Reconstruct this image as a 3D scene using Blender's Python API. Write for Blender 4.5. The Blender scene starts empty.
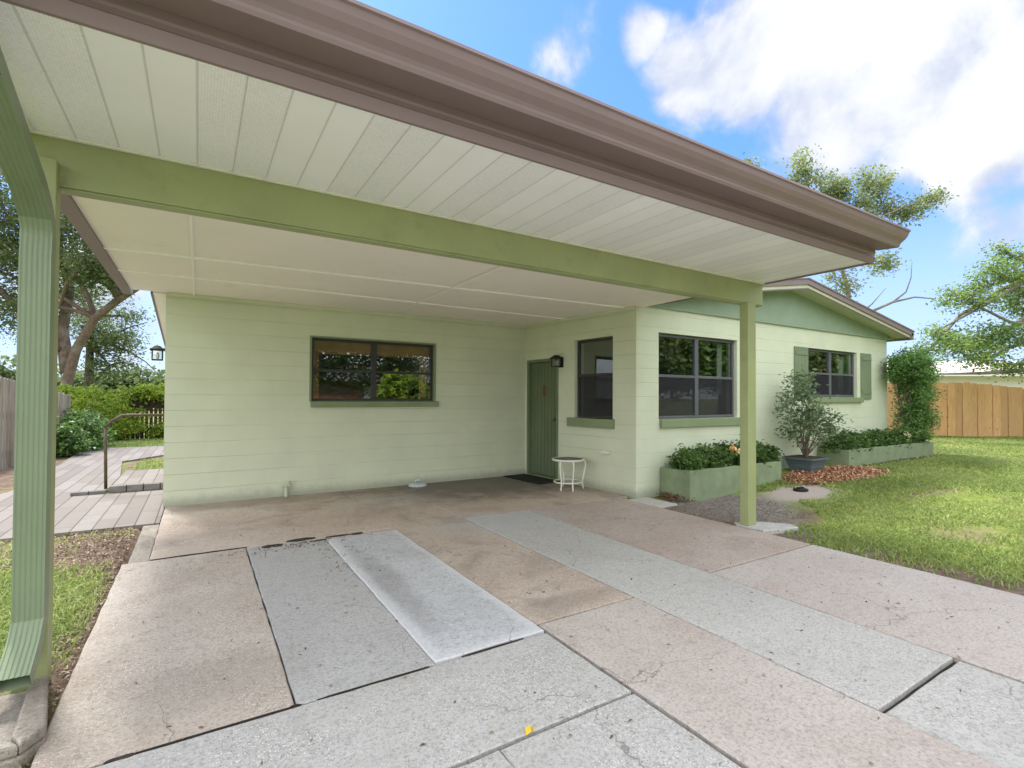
import bpy, math, random
import numpy as np
from mathutils import Vector, Matrix
random.seed(7); rng = np.random.default_rng(11)
scene = bpy.context.scene
COL = scene.collection
R = math.radians
PI = math.pi

# ------------------------------------------------------------------ camera
F, YAW, PIT, ROL, PPY, EYE = 505.0, R(31.83), R(0.9), R(0.28), 389.4, 1.39
fw = Vector((math.sin(YAW)*math.cos(PIT), math.cos(YAW)*math.cos(PIT), math.sin(PIT)))
r0 = Vector((math.cos(YAW), -math.sin(YAW), 0)); u0 = r0.cross(fw)
rt = r0*math.cos(ROL) + u0*math.sin(ROL); up = -r0*math.sin(ROL) + u0*math.cos(ROL)
cam_d = bpy.data.cameras.new('camera'); cam = bpy.data.objects.new('camera', cam_d); COL.objects.link(cam)
m = Matrix((rt, up, -fw)).transposed().to_4x4(); m.translation = (0, 0, EYE); cam.matrix_world = m
cam_d.sensor_width = 36; cam_d.lens = F/1024*36; cam_d.shift_y = (PPY-384)/1024
cam_d.clip_start = 0.05; cam_d.clip_end = 2000
scene.camera = cam
def at(px, py, w):
    "surveyed point: sight line of the station, w metres out"
    return Vector((0, 0, EYE)) + (fw + rt*((px-512)/F) - up*((py-PPY)/F))*w

# ------------------------------------------------------------------ materials
def newmat(name):
    mt = bpy.data.materials.new(name); mt.use_nodes = True
    nt = mt.node_tree; nt.nodes.clear()
    out = nt.nodes.new('ShaderNodeOutputMaterial')
    return mt, nt, out
def N(nt, typ, **kw):
    n = nt.nodes.new(typ)
    for k, v in kw.items():
        if k in n.inputs: n.inputs[k].default_value = v
        else: setattr(n, k, v)
    return n
def L(nt, a, b): nt.links.new(a, b)
def c4(c): return (c[0], c[1], c[2], 1)
def coords(nt, scale=(1,1,1), obj=True):
    tc = N(nt, 'ShaderNodeNewGeometry'); mp = N(nt, 'ShaderNodeMapping'); mp.inputs['Scale'].default_value = scale
    L(nt, tc.outputs['Position'], mp.inputs['Vector']); return mp.outputs['Vector']
def noise(nt, vec, scale, detail=4, rough=0.55, dist=0.0):
    n = N(nt, 'ShaderNodeTexNoise'); n.inputs['Scale'].default_value = scale; n.inputs['Detail'].default_value = detail
    n.inputs['Roughness'].default_value = rough; n.inputs['Distortion'].default_value = dist
    L(nt, vec, n.inputs['Vector']); return n.outputs['Fac']
def ramp(nt, fac, stops):
    r = N(nt, 'ShaderNodeValToRGB'); cr = r.color_ramp
    while len(cr.elements) < len(stops): cr.elements.new(0.5)
    for e, (p, c) in zip(cr.elements, stops):
        e.position = p; e.color = c4(c) if len(c) == 3 else c
    L(nt, fac, r.inputs['Fac']); return r.outputs['Color']
def mapr(nt, v, a, b, c=0.0, d=1.0, smooth=True):
    n = N(nt, 'ShaderNodeMapRange'); n.interpolation_type = 'SMOOTHSTEP' if smooth else 'LINEAR'
    for k, x in zip(('From Min','From Max','To Min','To Max'), (a,b,c,d)): n.inputs[k].default_value = x
    L(nt, v, n.inputs['Value']); return n.outputs['Result']
def mix(nt, fac, a, b, mode='MIX'):
    n = N(nt, 'ShaderNodeMix'); n.data_type = 'RGBA'; n.blend_type = mode
    for s, v in ((n.inputs['Factor'], fac), (n.inputs['A'], a), (n.inputs['B'], b)): pass
    fi = n.inputs[0]; ai = n.inputs[6]; bi = n.inputs[7]
    for s, v in ((fi, fac), (ai, a), (bi, b)):
        if isinstance(v, (int, float)): s.default_value = v
        elif isinstance(v, tuple): s.default_value = c4(v)
        else: L(nt, v, s)
    return n.outputs[2]
def mth(nt, op, a, b=None, c=None):
    n = N(nt, 'ShaderNodeMath'); n.operation = op
    for i, v in enumerate((a, b, c)):
        if v is None: continue
        if isinstance(v, (int, float)): n.inputs[i].default_value = v
        else: L(nt, v, n.inputs[i])
    return n.outputs[0]
def bsdf(nt, out, col, rough=0.7, spec=0.3, metal=0.0, bump=None, bstr=0.3, bdist=0.01):
    b = N(nt, 'ShaderNodeBsdfPrincipled')
    if isinstance(col, tuple): b.inputs['Base Color'].default_value = c4(col)
    else: L(nt, col, b.inputs['Base Color'])
    if isinstance(rough, (int, float)): b.inputs['Roughness'].default_value = rough
    else: L(nt, rough, b.inputs['Roughness'])
    b.inputs['Specular IOR Level'].default_value = spec; b.inputs['Metallic'].default_value = metal
    if bump is not None:
        bn = N(nt, 'ShaderNodeBump'); bn.inputs['Strength'].default_value = bstr; bn.inputs['Distance'].default_value = bdist
        L(nt, bump, bn.inputs['Height']); L(nt, bn.outputs['Normal'], b.inputs['Normal'])
    L(nt, b.outputs[0], out.inputs['Surface']); return b

def paint(name, col, var=0.12, rough=0.6, scale=3.0, dirt=None, dirtamt=0.3, bscale=60, bstr=0.15, spec=0.3):
    mt, nt, out = newmat(name); v = coords(nt)
    n1 = noise(nt, v, scale, 5); n2 = noise(nt, v, bscale, 4)
    a = tuple(x*(1-var) for x in col); b = tuple(min(1, x*(1+var)) for x in col)
    c = ramp(nt, n1, [(0.3, a), (0.7, b)])
    if dirt:
        d = mapr(nt, noise(nt, v, scale*2.3, 8, 0.7), 0.52, 0.75, 0, dirtamt); c = mix(nt, d, c, dirt)
    bsdf(nt, out, c, rough, spec, bump=n2, bstr=bstr, bdist=0.004); return mt

def block_wall(name, col):
    "painted concrete block: tooled course joints every 203 mm, faint head joints, roller texture"
    mt, nt, out = newmat(name)
    g = N(nt, 'ShaderNodeNewGeometry'); sp = N(nt, 'ShaderNodeSeparateXYZ'); L(nt, g.outputs['Position'], sp.inputs[0])
    z = sp.outputs['Z']
    wob = mth(nt, 'MULTIPLY', mth(nt, 'SUBTRACT', noise(nt, g.outputs['Position'], 1.2, 3), 0.5), 0.012)
    zz = mth(nt, 'DIVIDE', mth(nt, 'ADD', mth(nt, 'ADD', z, wob), 1.026), 0.2025)
    fr = mth(nt, 'FRACT', zz); d = mth(nt, 'ABSOLUTE', mth(nt, 'SUBTRACT', fr, 0.5))     # .5 at the joint
    joint = mapr(nt, d, 0.468, 0.498)
    row = mth(nt, 'FLOOR', zz)
    hx = mth(nt, 'ADD', mth(nt, 'DIVIDE', mth(nt, 'ADD', sp.outputs['X'], sp.outputs['Y']), 0.406), mth(nt, 'MULTIPLY', row, 0.5))
    hd = mth(nt, 'ABSOLUTE', mth(nt, 'SUBTRACT', mth(nt, 'FRACT', hx), 0.5))
    head = mth(nt, 'MULTIPLY', mapr(nt, hd, 0.478, 0.498), 0.06)
    patch = mapr(nt, noise(nt, g.outputs['Position'], 0.8, 2), 0.4, 0.65, 0.35, 1.0)
    jj = mth(nt, 'MAXIMUM', mth(nt, 'MULTIPLY', joint, patch), head)
    n1 = noise(nt, g.outputs['Position'], 1.7, 4); n3 = noise(nt, g.outputs['Position'], 9, 6, 0.7)
    c = ramp(nt, n1, [(0.3, tuple(x*0.94 for x in col)), (0.7, tuple(x*1.04 for x in col))])
    c = mix(nt, mapr(nt, n3, 0.5, 0.8, 0, 0.10), c, tuple(x*0.75 for x in col))
    # splash-back grime with a ragged edge along the foot of the wall
    low = mth(nt, 'ADD', z, mth(nt, 'MULTIPLY', n3, -0.14))
    c = mix(nt, mapr(nt, low, 0.09, -0.06, 0, 0.55), c, (0.22, 0.22, 0.17))
    c = mix(nt, mth(nt, 'MULTIPLY', jj, 0.38), c, tuple(x*0.5 for x in col))
    fine = noise(nt, g.outputs['Position'], 70, 5, 0.6); big = noise(nt, g.outputs['Position'], 5, 3)
    # single blocks sit very slightly proud of one another
    ctr = N(nt, 'ShaderNodeTexWhiteNoise'); ctr.noise_dimensions = '2D'
    cb = N(nt, 'ShaderNodeCombineXYZ'); L(nt, mth(nt, 'FLOOR', mth(nt, 'ADD', hx, 0.5)), cb.inputs[0]); L(nt, row, cb.inputs[1]); L(nt, cb.outputs[0], ctr.inputs['Vector'])
    c = mix(nt, mth(nt, 'MULTIPLY', ctr.outputs['Value'], 0.07), c, tuple(x*0.7 for x in col))
    h = mth(nt, 'ADD', mth(nt, 'MULTIPLY', jj, -1.3), mth(nt, 'ADD', mth(nt, 'MULTIPLY', fine, 0.25), mth(nt, 'MULTIPLY', big, 0.5)))
    bsdf(nt, out, c, 0.55, 0.3, bump=h, bstr=0.55, bdist=0.006); return mt

def concrete(name, col, col2, stain, agg=0.5, stains=0.35, seed=0.0, dark=(0.05,0.045,0.04), rim=False):
    mt, nt, out = newmat(name); v0 = coords(nt); mp = N(nt, 'ShaderNodeMapping'); mp.inputs['Location'].default_value = (seed, seed*1.7, 0); L(nt, v0, mp.inputs[0]); v = mp.outputs[0]
    c = ramp(nt, noise(nt, v, 0.9, 6, 0.6, 0.4), [(0.32, col), (0.68, col2)])
    c = mix(nt, mapr(nt, noise(nt, v, 1.6, 7, 0.65, 0.6), 0.48, 0.72, 0, stains), c, stain)
    c = mix(nt, mapr(nt, noise(nt, v, 14, 6, 0.75), 0.47, 0.75, 0, 0.5), c, tuple(x*0.5 for x in col))
    c = mix(nt, mapr(nt, noise(nt, v, 55, 5, 0.8), 0.46, 0.66, 0, 0.62), c, tuple(x*0.42 for x in col))
    c = mix(nt, mapr(nt, noise(nt, v, 26, 4, 0.8), 0.56, 0.74, 0, 0.55), c, tuple(min(0.7, x*1.35) for x in col2))
    # exposed aggregate: small light and dark stones
    vo = N(nt, 'ShaderNodeTexVoronoi'); vo.inputs['Scale'].default_value = 105; L(nt, v, vo.inputs['Vector'])
    sh = N(nt, 'ShaderNodeSeparateColor'); L(nt, vo.outputs['Color'], sh.inputs[0])
    pit = mapr(nt, noise(nt, v, 2.2, 4), 0.42, 0.6, 0.25, 1.0)
    stone = mth(nt, 'MULTIPLY', mth(nt, 'LESS_THAN', vo.outputs['Distance'], 0.36), mth(nt, 'GREATER_THAN', sh.outputs[0], 0.55))
    c = mix(nt, mth(nt, 'MULTIPLY', mth(nt, 'MULTIPLY', stone, pit), agg), c, tuple(min(0.66, x*1.32) for x in col2))
    dk = mth(nt, 'MULTIPLY', mth(nt, 'LESS_THAN', vo.outputs['Distance'], 0.3), mth(nt, 'LESS_THAN', sh.outputs[1], 0.30))
    c = mix(nt, mth(nt, 'MULTIPLY', mth(nt, 'MULTIPLY', dk, pit), agg), c, tuple(x*0.3 for x in col))
    vs = N(nt, 'ShaderNodeTexVoronoi'); vs.inputs['Scale'].default_value = 9; L(nt, v, vs.inputs['Vector'])
    spot = mapr(nt, vs.outputs['Distance'], 0.10, 0.03, 0, 1)
    spot = mth(nt, 'MULTIPLY', spot, mapr(nt, noise(nt, v, 3.1, 3), 0.5, 0.6, 0, 0.55)); c = mix(nt, spot, c, dark)
    h = mth(nt, 'ADD', mth(nt, 'MULTIPLY', noise(nt, v, 120, 4, 0.7), 0.6), mth(nt, 'ADD', mth(nt, 'MULTIPLY', stone, 0.3*agg), mth(nt, 'MULTIPLY', dk, -0.5*agg)))
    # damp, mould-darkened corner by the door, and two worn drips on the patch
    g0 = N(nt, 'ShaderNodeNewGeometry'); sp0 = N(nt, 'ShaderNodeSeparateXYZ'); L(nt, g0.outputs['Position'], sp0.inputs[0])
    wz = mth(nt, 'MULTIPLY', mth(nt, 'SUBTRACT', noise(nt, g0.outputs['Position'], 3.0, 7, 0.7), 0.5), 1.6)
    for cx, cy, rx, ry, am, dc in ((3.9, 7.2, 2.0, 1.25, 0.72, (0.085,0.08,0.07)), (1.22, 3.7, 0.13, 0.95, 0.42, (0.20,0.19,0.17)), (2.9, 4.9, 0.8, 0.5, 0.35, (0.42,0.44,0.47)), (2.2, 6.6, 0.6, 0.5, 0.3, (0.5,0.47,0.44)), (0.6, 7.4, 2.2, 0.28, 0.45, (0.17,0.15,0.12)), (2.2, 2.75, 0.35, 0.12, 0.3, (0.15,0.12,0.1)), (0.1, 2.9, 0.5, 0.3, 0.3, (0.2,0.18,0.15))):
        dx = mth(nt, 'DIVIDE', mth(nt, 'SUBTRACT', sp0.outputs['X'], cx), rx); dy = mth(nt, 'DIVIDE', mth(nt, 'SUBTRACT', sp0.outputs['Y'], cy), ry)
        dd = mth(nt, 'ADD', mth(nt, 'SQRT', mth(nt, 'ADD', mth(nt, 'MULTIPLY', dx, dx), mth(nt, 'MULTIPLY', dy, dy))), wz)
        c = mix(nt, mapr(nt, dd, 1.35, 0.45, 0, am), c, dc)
    if rim:
        e = mth(nt, 'MINIMUM', mth(nt, 'MINIMUM', mth(nt, 'ABSOLUTE', mth(nt, 'SUBTRACT', sp0.outputs['X'], 1.07)), mth(nt, 'ABSOLUTE', mth(nt, 'SUBTRACT', sp0.outputs['X'], 1.768))), mth(nt, 'ABSOLUTE', mth(nt, 'SUBTRACT', sp0.outputs['Y'], 2.47)))
        e = mth(nt, 'ADD', e, mth(nt, 'MULTIPLY', wz, 0.09)); c = mix(nt, mapr(nt, e, 0.10, 0.02, 0, 0.5), c, (0.60,0.60,0.60))
    # hairline cracks
    vc = N(nt, 'ShaderNodeTexVoronoi'); vc.feature = 'DISTANCE_TO_EDGE'; vc.inputs['Scale'].default_value = 0.9
    dv_ = N(nt, 'ShaderNodeVectorMath'); dv_.operation = 'ADD'; nz_ = N(nt, 'ShaderNodeTexNoise'); nz_.inputs['Scale'].default_value = 4; nz_.inputs['Detail'].default_value = 6; L(nt, v, nz_.inputs['Vector'])
    sc_ = N(nt, 'ShaderNodeVectorMath'); sc_.operation = 'SCALE'; sc_.inputs['Scale'].default_value = 0.35; L(nt, nz_.outputs['Color'], sc_.inputs[0]); L(nt, v, dv_.inputs[0]); L(nt, sc_.outputs[0], dv_.inputs[1]); L(nt, dv_.outputs[0], vc.inputs['Vector'])
    crk = mth(nt, 'MULTIPLY', mapr(nt, vc.outputs['Distance'], 0.004, 0.001), mapr(nt, noise(nt, v, 0.7, 2), 0.5, 0.56, 0, 0.6)); c = mix(nt, crk, c, (0.10,0.09,0.08))
    bsdf(nt, out, c, 0.85, 0.25, bump=h, bstr=0.5, bdist=0.004); return mt

def leafmat(name, dark, light, trans=0.45, yellow=None, yamt=0.1, rough=0.5):
    mt, nt, out = newmat(name)
    a = N(nt, 'ShaderNodeAttribute'); a.attribute_name = 'var'
    stops = [(0.0, dark), (1.0 - (yamt if yellow else 0), light)] + ([(1.0, yellow)] if yellow else [])
    c = ramp(nt, a.outputs['Fac'], stops)
    p = N(nt, 'ShaderNodeBsdfPrincipled'); L(nt, c, p.inputs['Base Color']); p.inputs['Roughness'].default_value = rough; p.inputs['Specular IOR Level'].default_value = 0.35
    t = N(nt, 'ShaderNodeBsdfTranslucent'); L(nt, mix(nt, 0.5, c, tuple(min(1, x*1.6) for x in light)), t.inputs['Color'])
    ms = N(nt, 'ShaderNodeMixShader'); ms.inputs[0].default_value = trans
    L(nt, p.outputs[0], ms.inputs[1]); L(nt, t.outputs[0], ms.inputs[2]); L(nt, ms.outputs[0], out.inputs['Surface']); return mt

def barkmat(name, col):
    mt, nt, out = newmat(name); v = coords(nt, (1, 1, 0.25)); n1 = noise(nt, v, 18, 6, 0.7); n2 = noise(nt, coords(nt), 2.5, 4)
    c = ramp(nt, n1, [(0.3, tuple(x*0.45 for x in col)), (0.65, col)]); c = mix(nt, mapr(nt, n2, 0.5, 0.7, 0, 0.4), c, (0.32, 0.30, 0.27))
    bsdf(nt, out, c, 0.9, 0.1, bump=n1, bstr=0.8, bdist=0.02); return mt

def woodmat(name, col, col2, knots=True, axis='Z', gray=None):
    mt, nt, out = newmat(name)
    at_ = N(nt, 'ShaderNodeAttribute'); at_.attribute_name = 'var'
    g = N(nt, 'ShaderNodeNewGeometry'); off = N(nt, 'ShaderNodeVectorMath'); off.operation = 'ADD'; L(nt, g.outputs['Position'], off.inputs[0])
    cb = N(nt, 'ShaderNodeCombineXYZ'); L(nt, mth(nt, 'MULTIPLY', at_.outputs['Fac'], 37.0), cb.inputs[0]); L(nt, mth(nt, 'MULTIPLY', at_.outputs['Fac'], 11.0), cb.inputs[2]); L(nt, cb.outputs[0], off.inputs[1])
    mp = N(nt, 'ShaderNodeMapping'); mp.inputs['Scale'].default_value = (1, 1, 0.09) if axis == 'Z' else (0.09, 1, 1); L(nt, off.outputs[0], mp.inputs[0])
    n1 = noise(nt, mp.outputs[0], 30, 5, 0.65, 0.6)
    c = ramp(nt, n1, [(0.35, col2), (0.65, col)])
    c = mix(nt, mth(nt, 'MULTIPLY', at_.outputs['Fac'], 0.6), c, tuple(x*0.55 for x in col))
    if gray: c = mix(nt, mapr(nt, noise(nt, mp.outputs[0], 7, 4), 0.4, 0.65, 0, 0.7), c, gray)
    if knots:
        vo = N(nt, 'ShaderNodeTexVoronoi'); vo.inputs['Scale'].default_value = 3.0; mp2 = N(nt, 'ShaderNodeMapping'); mp2.inputs['Scale'].default_value = (1.3, 1.3, 0.6); L(nt, off.outputs[0], mp2.inputs[0]); L(nt, mp2.outputs[0], vo.inputs['Vector'])
        c = mix(nt, mapr(nt, vo.outputs['Distance'], 0.09, 0.03, 0, 0.8), c, (0.10, 0.04, 0.015))
    bsdf(nt, out, c, 0.8, 0.15, bump=n1, bstr=0.4, bdist=0.004); return mt

M = {}
M['wall'] = block_wall('painted_block', (0.62, 0.66, 0.50))
M['green'] = paint('green_trim_paint', (0.305, 0.34, 0.16), 0.08, 0.45, 2.5, (0.10, 0.13, 0.06), 0.25, 90, 0.12, 0.4)
M['sillpaint'] = paint('sill_green_paint', (0.215, 0.27, 0.15), 0.10, 0.5, 3, (0.30, 0.33, 0.26), 0.2, 90, 0.12)
M['panel'] = paint('gable_panel_paint', (0.265, 0.345, 0.25), 0.06, 0.6, 4)
M['doorframe'] = paint('door_frame_paint', (0.15, 0.205, 0.115), 0.1, 0.45, 2, None, 0.3, 60, 0.1)
M['spout'] = paint('downspout_paint', (0.185, 0.235, 0.145), 0.09, 0.42, 2.5, None, 0.2, 90, 0.05, 0.4)
M['door'] = paint('door_paint', (0.13, 0.165, 0.095), 0.12, 0.45, 2, None, 0.3, 60, 0.1)
M['brown'] = paint('brown_metal', (0.205, 0.148, 0.148), 0.06, 0.42, 2.2, (0.14, 0.10, 0.09), 0.2, 120, 0.06, 0.5)
M['dark'] = paint('dark_window_metal', (0.045, 0.042, 0.045), 0.1, 0.4, 3)
M['ceil'] = paint('ceiling_board_paint', (0.90, 0.84, 0.80), 0.02, 0.7, 1.2, (0.55, 0.46, 0.33), 0.18, 80, 0.08)
M['batten'] = paint('batten_paint', (0.94, 0.93, 0.92), 0.03, 0.6, 3)
M['cream'] = paint('cream_rake_board', (0.56, 0.58, 0.43), 0.05, 0.6, 3)
M['greyframe'] = paint('grey_window_metal', (0.115, 0.12, 0.135), 0.1, 0.4, 3)
M['black'] = paint('black_metal', (0.012, 0.012, 0.013), 0.2, 0.4, 8)
M['white_metal'] = paint('white_enamel', (0.72, 0.71, 0.62), 0.05, 0.35, 6)
M['rail'] = paint('rusty_rail_metal', (0.09, 0.065, 0.04), 0.35, 0.6, 12, (0.12, 0.045, 0.02), 0.6)
M['roof'] = paint('shingle_grey', (0.16, 0.145, 0.14), 0.25, 0.9, 9)
M['interior'] = paint('interior_plaster', (0.28, 0.26, 0.23), 0.05, 0.8, 2)
M['interior_wood'] = paint('valance_wood', (0.80, 0.40, 0.20), 0.2, 0.5, 5)
M['fabric'] = paint('blue_grey_fabric', (0.16, 0.18, 0.22), 0.3, 0.9, 12)
M['redcloth'] = paint('dusty_red_fabric', (0.22, 0.08, 0.075), 0.2, 0.9, 12)
M['blind'] = paint('pale_blind', (0.62, 0.60, 0.55), 0.05, 0.8, 4)
M['soil'] = paint('dark_joint_soil', (0.035, 0.028, 0.022), 0.4, 0.95, 20)
M['bedsoil'] = paint('planter_soil', (0.05, 0.035, 0.025), 0.4, 0.95, 20)
M['slate'] = paint('slate_pot_plastic', (0.10, 0.135, 0.15), 0.12, 0.5, 6)
M['planter'] = paint('planter_green_block', (0.215, 0.27, 0.155), 0.15, 0.75, 5, (0.21, 0.225, 0.21), 0.75, 40, 0.5)
M['grey_block'] = paint('grey_edging_block', (0.17, 0.16, 0.15), 0.25, 0.9, 8, (0.06, 0.055, 0.05), 0.5, 40, 0.5)
M['mat'] = paint('black_doormat_rubber', (0.018, 0.02, 0.018), 0.3, 0.95, 30)
M['pipe'] = paint('painted_pipe', (0.50, 0.55, 0.41), 0.05, 0.5, 6)
M['plastic'] = paint('pale_blue_grey_cap', (0.42, 0.47, 0.48), 0.15, 0.5, 20)
M['red'] = paint('red_door_tag', (0.13, 0.06, 0.04), 0.1, 0.6, 20)
M['brass'] = paint('dull_brass', (0.10, 0.08, 0.05), 0.1, 0.35, 10, spec=0.8)
M['asphalt'] = paint('asphalt', (0.055, 0.055, 0.055), 0.2, 0.9, 4)
M['brick'] = paint('far_red_brick', (0.34, 0.15, 0.10), 0.2, 0.85, 7)
M['neigh'] = paint('white_neighbour_paint', (0.78, 0.76, 0.74), 0.04, 0.7, 2)
M['neigh_roof'] = paint('white_tile_roof', (0.62, 0.56, 0.50), 0.15, 0.8, 5)
M['yellow'] = paint('yellow_leaf', (0.6, 0.42, 0.03), 0.1, 0.6, 30)
M['ped'] = paint('petals', (0.78, 0.42, 0.16), 0.2, 0.6, 30)
M['pale_petal'] = paint('pale_petals', (0.75, 0.72, 0.45), 0.1, 0.6, 30)

CT = dict(damp=concrete('slab_damp', (0.20,0.185,0.165), (0.36,0.335,0.31), (0.10,0.095,0.08), 0.15, 0.7, 3),
  tan=concrete('slab_tan', (0.40,0.335,0.275), (0.50,0.45,0.40), (0.30,0.23,0.17), 0.9, 0.45, 0),
  back=concrete('slab_back', (0.42,0.335,0.27), (0.52,0.445,0.375), (0.22,0.18,0.145), 0.18, 0.6, 4),
  rust=concrete('slab_rusty', (0.38,0.305,0.255), (0.46,0.40,0.355), (0.29,0.205,0.155), 0.2, 0.45, 9),
  pink=concrete('slab_pink', (0.43,0.375,0.33), (0.50,0.455,0.415), (0.37,0.285,0.23), 0.22, 0.35, 13),
  grey=concrete('slab_grey', (0.42,0.405,0.375), (0.49,0.475,0.445), (0.34,0.32,0.29), 0.7, 0.25, 17),
  smooth=concrete('slab_smooth', (0.375,0.365,0.35), (0.43,0.42,0.405), (0.30,0.29,0.275), 0.4, 0.3, 21),
  patch=concrete('slab_whitish_patch', (0.44,0.445,0.455), (0.54,0.54,0.54), (0.37,0.355,0.33), 0.25, 0.5, 27, rim=True),
  agg=concrete('slab_aggregate', (0.40,0.39,0.365), (0.49,0.475,0.45), (0.33,0.31,0.28), 0.95, 0.3, 31),
  dirty=concrete('slab_dirty', (0.25,0.22,0.18), (0.40,0.36,0.31), (0.12,0.10,0.08), 0.3, 0.7, 37))

def paver_mat():
    mt, nt, out = newmat('long_pavers'); g = N(nt, 'ShaderNodeNewGeometry'); sp = N(nt, 'ShaderNodeSeparateXYZ'); L(nt, g.outputs['Position'], sp.inputs[0])
    cx = mth(nt, 'DIVIDE', mth(nt, 'ADD', sp.outputs['X'], 0.03), 0.178); row = mth(nt, 'FLOOR', cx)
    fx = mth(nt, 'ABSOLUTE', mth(nt, 'SUBTRACT', mth(nt, 'FRACT', cx), 0.5)); jx = mapr(nt, fx, 0.455, 0.49)
    cy = mth(nt, 'ADD', mth(nt, 'DIVIDE', sp.outputs['Y'], 0.92), mth(nt, 'MULTIPLY', row, 0.37))
    fy = mth(nt, 'ABSOLUTE', mth(nt, 'SUBTRACT', mth(nt, 'FRACT', cy), 0.5)); jy = mth(nt, 'MULTIPLY', mapr(nt, fy, 0.489, 0.498), 0.7)
    j = mth(nt, 'MAXIMUM', jx, jy)
    wn = N(nt, 'ShaderNodeTexWhiteNoise'); wn.noise_dimensions = '2D'; cb = N(nt, 'ShaderNodeCombineXYZ'); L(nt, row, cb.inputs[0]); L(nt, mth(nt, 'FLOOR', cy), cb.inputs[1]); L(nt, cb.outputs[0], wn.inputs['Vector'])
    c = ramp(nt, wn.outputs['Value'], [(0, (0.185,0.160,0.140)), (1, (0.25,0.225,0.203))])
    c = mix(nt, mapr(nt, noise(nt, g.outputs['Position'], 6, 6, 0.7), 0.45, 0.75, 0, 0.4), c, (0.17,0.145,0.13))
    c = mix(nt, mth(nt, 'MULTIPLY', j, 0.75), c, (0.06,0.05,0.045))
    bsdf(nt, out, c, 0.85, 0.2, bump=mth(nt, 'MULTIPLY', j, -1), bstr=0.6, bdist=0.008); return mt
M['paver'] = paver_mat()

def soffit_mat():
    "vinyl soffit: pairs of 170 mm strips, every second double panel finely perforated"
    mt, nt, out = newmat('vinyl_soffit'); g = N(nt, 'ShaderNodeNewGeometry'); sp = N(nt, 'ShaderNodeSeparateXYZ'); L(nt, g.outputs['Position'], sp.inputs[0])
    x = mth(nt, 'DIVIDE', mth(nt, 'SUBTRACT', sp.outputs['X'], -0.715), 0.1737); fr = mth(nt, 'FRACT', x); fl = mth(nt, 'FLOOR', x)
    d = mth(nt, 'ABSOLUTE', mth(nt, 'SUBTRACT', fr, 0.5)); seam = mapr(nt, d, 0.462, 0.492)
    odd = mth(nt, 'MODULO', mth(nt, 'ADD', fl, 40), 2.0); seam = mth(nt, 'MULTIPLY', seam, mth(nt, 'ADD', 0.55, mth(nt, 'MULTIPLY', odd, 0.2)))
    # perforated pairs: strips 0-1, 4-6, 8-10 ...
    per = mth(nt, 'LESS_THAN', mth(nt, 'MODULO', mth(nt, 'ADD', fl, 0.0), 4.0), 1.5)
    px = mth(nt, 'FRACT', mth(nt, 'DIVIDE', sp.outputs['X'], 0.0115)); py = mth(nt, 'FRACT', mth(nt, 'DIVIDE', sp.outputs['Y'], 0.0145))
    dx = mth(nt, 'SUBTRACT', px, 0.5); dy = mth(nt, 'SUBTRACT', py, 0.5)
    hole = mapr(nt, mth(nt, 'ADD', mth(nt, 'MULTIPLY', dx, dx), mth(nt, 'MULTIPLY', dy, dy)), 0.10, 0.04)
    hole = mth(nt, 'MULTIPLY', mth(nt, 'MULTIPLY', hole, per), 0.22); spk = mth(nt, 'MULTIPLY', mth(nt, 'MULTIPLY', mapr(nt, noise(nt, g.outputs['Position'], 75, 4, 0.85), 0.46, 0.62), per), 0.19); hole = mth(nt, 'MAXIMUM', hole, spk)
    c = ramp(nt, noise(nt, g.outputs['Position'], 2.0, 4), [(0.3, (0.88,0.86,0.90)), (0.7, (0.93,0.91,0.95))])
    wn = N(nt, 'ShaderNodeTexWhiteNoise'); wn.noise_dimensions = '1D'; L(nt, fl, wn.inputs['W'])
    c = mix(nt, mth(nt, 'MULTIPLY', wn.outputs['Value'], 0.12), c, (0.66,0.66,0.64))
    c = mix(nt, mth(nt, 'MULTIPLY', seam, 0.75), c, (0.42,0.41,0.39)); c = mix(nt, hole, c, (0.25,0.25,0.24))
    h = mth(nt, 'ADD', mth(nt, 'MULTIPLY', seam, 1.0), mth(nt, 'MULTIPLY', noise(nt, coords(nt, (1, 0.1, 1)), 30, 3), 0.1))
    bsdf(nt, out, c, 0.45, 0.4, bump=h, bstr=0.5, bdist=0.006); return mt
M['soffit'] = soffit_mat()

def glassmat(name, refl=0.16, tint=(0.75,0.8,0.78)):
    mt, nt, out = newmat(name)
    t = N(nt, 'ShaderNodeBsdfTransparent'); t.inputs[0].default_value = c4(tint)
    gl = N(nt, 'ShaderNodeBsdfGlossy'); gl.inputs['Roughness'].default_value = 0.0; gl.inputs[0].default_value = (0.95,0.97,1,1)
    lw = N(nt, 'ShaderNodeLayerWeight'); lw.inputs['Blend'].default_value = 0.5
    bn = N(nt, 'ShaderNodeBump'); bn.inputs['Strength'].default_value = 0.05; bn.inputs['Distance'].default_value = 0.004; L(nt, noise(nt, coords(nt), 2.2, 2), bn.inputs['Height']); L(nt, bn.outputs[0], gl.inputs['Normal'])
    f = mth(nt, 'ADD', mth(nt, 'MULTIPLY', mth(nt, 'POWER', lw.outputs['Facing'], 3.5), 0.7), refl)
    ms = N(nt, 'ShaderNodeMixShader'); L(nt, f, ms.inputs[0]); L(nt, t.outputs[0], ms.inputs[1]); L(nt, gl.outputs[0], ms.inputs[2]); L(nt, ms.outputs[0], out.inputs['Surface']); return mt
M['glass'] = glassmat('window_glass', 0.15)
M['lampglass'] = glassmat('lantern_glass', 0.10, (0.95,0.93,0.85))
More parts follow.
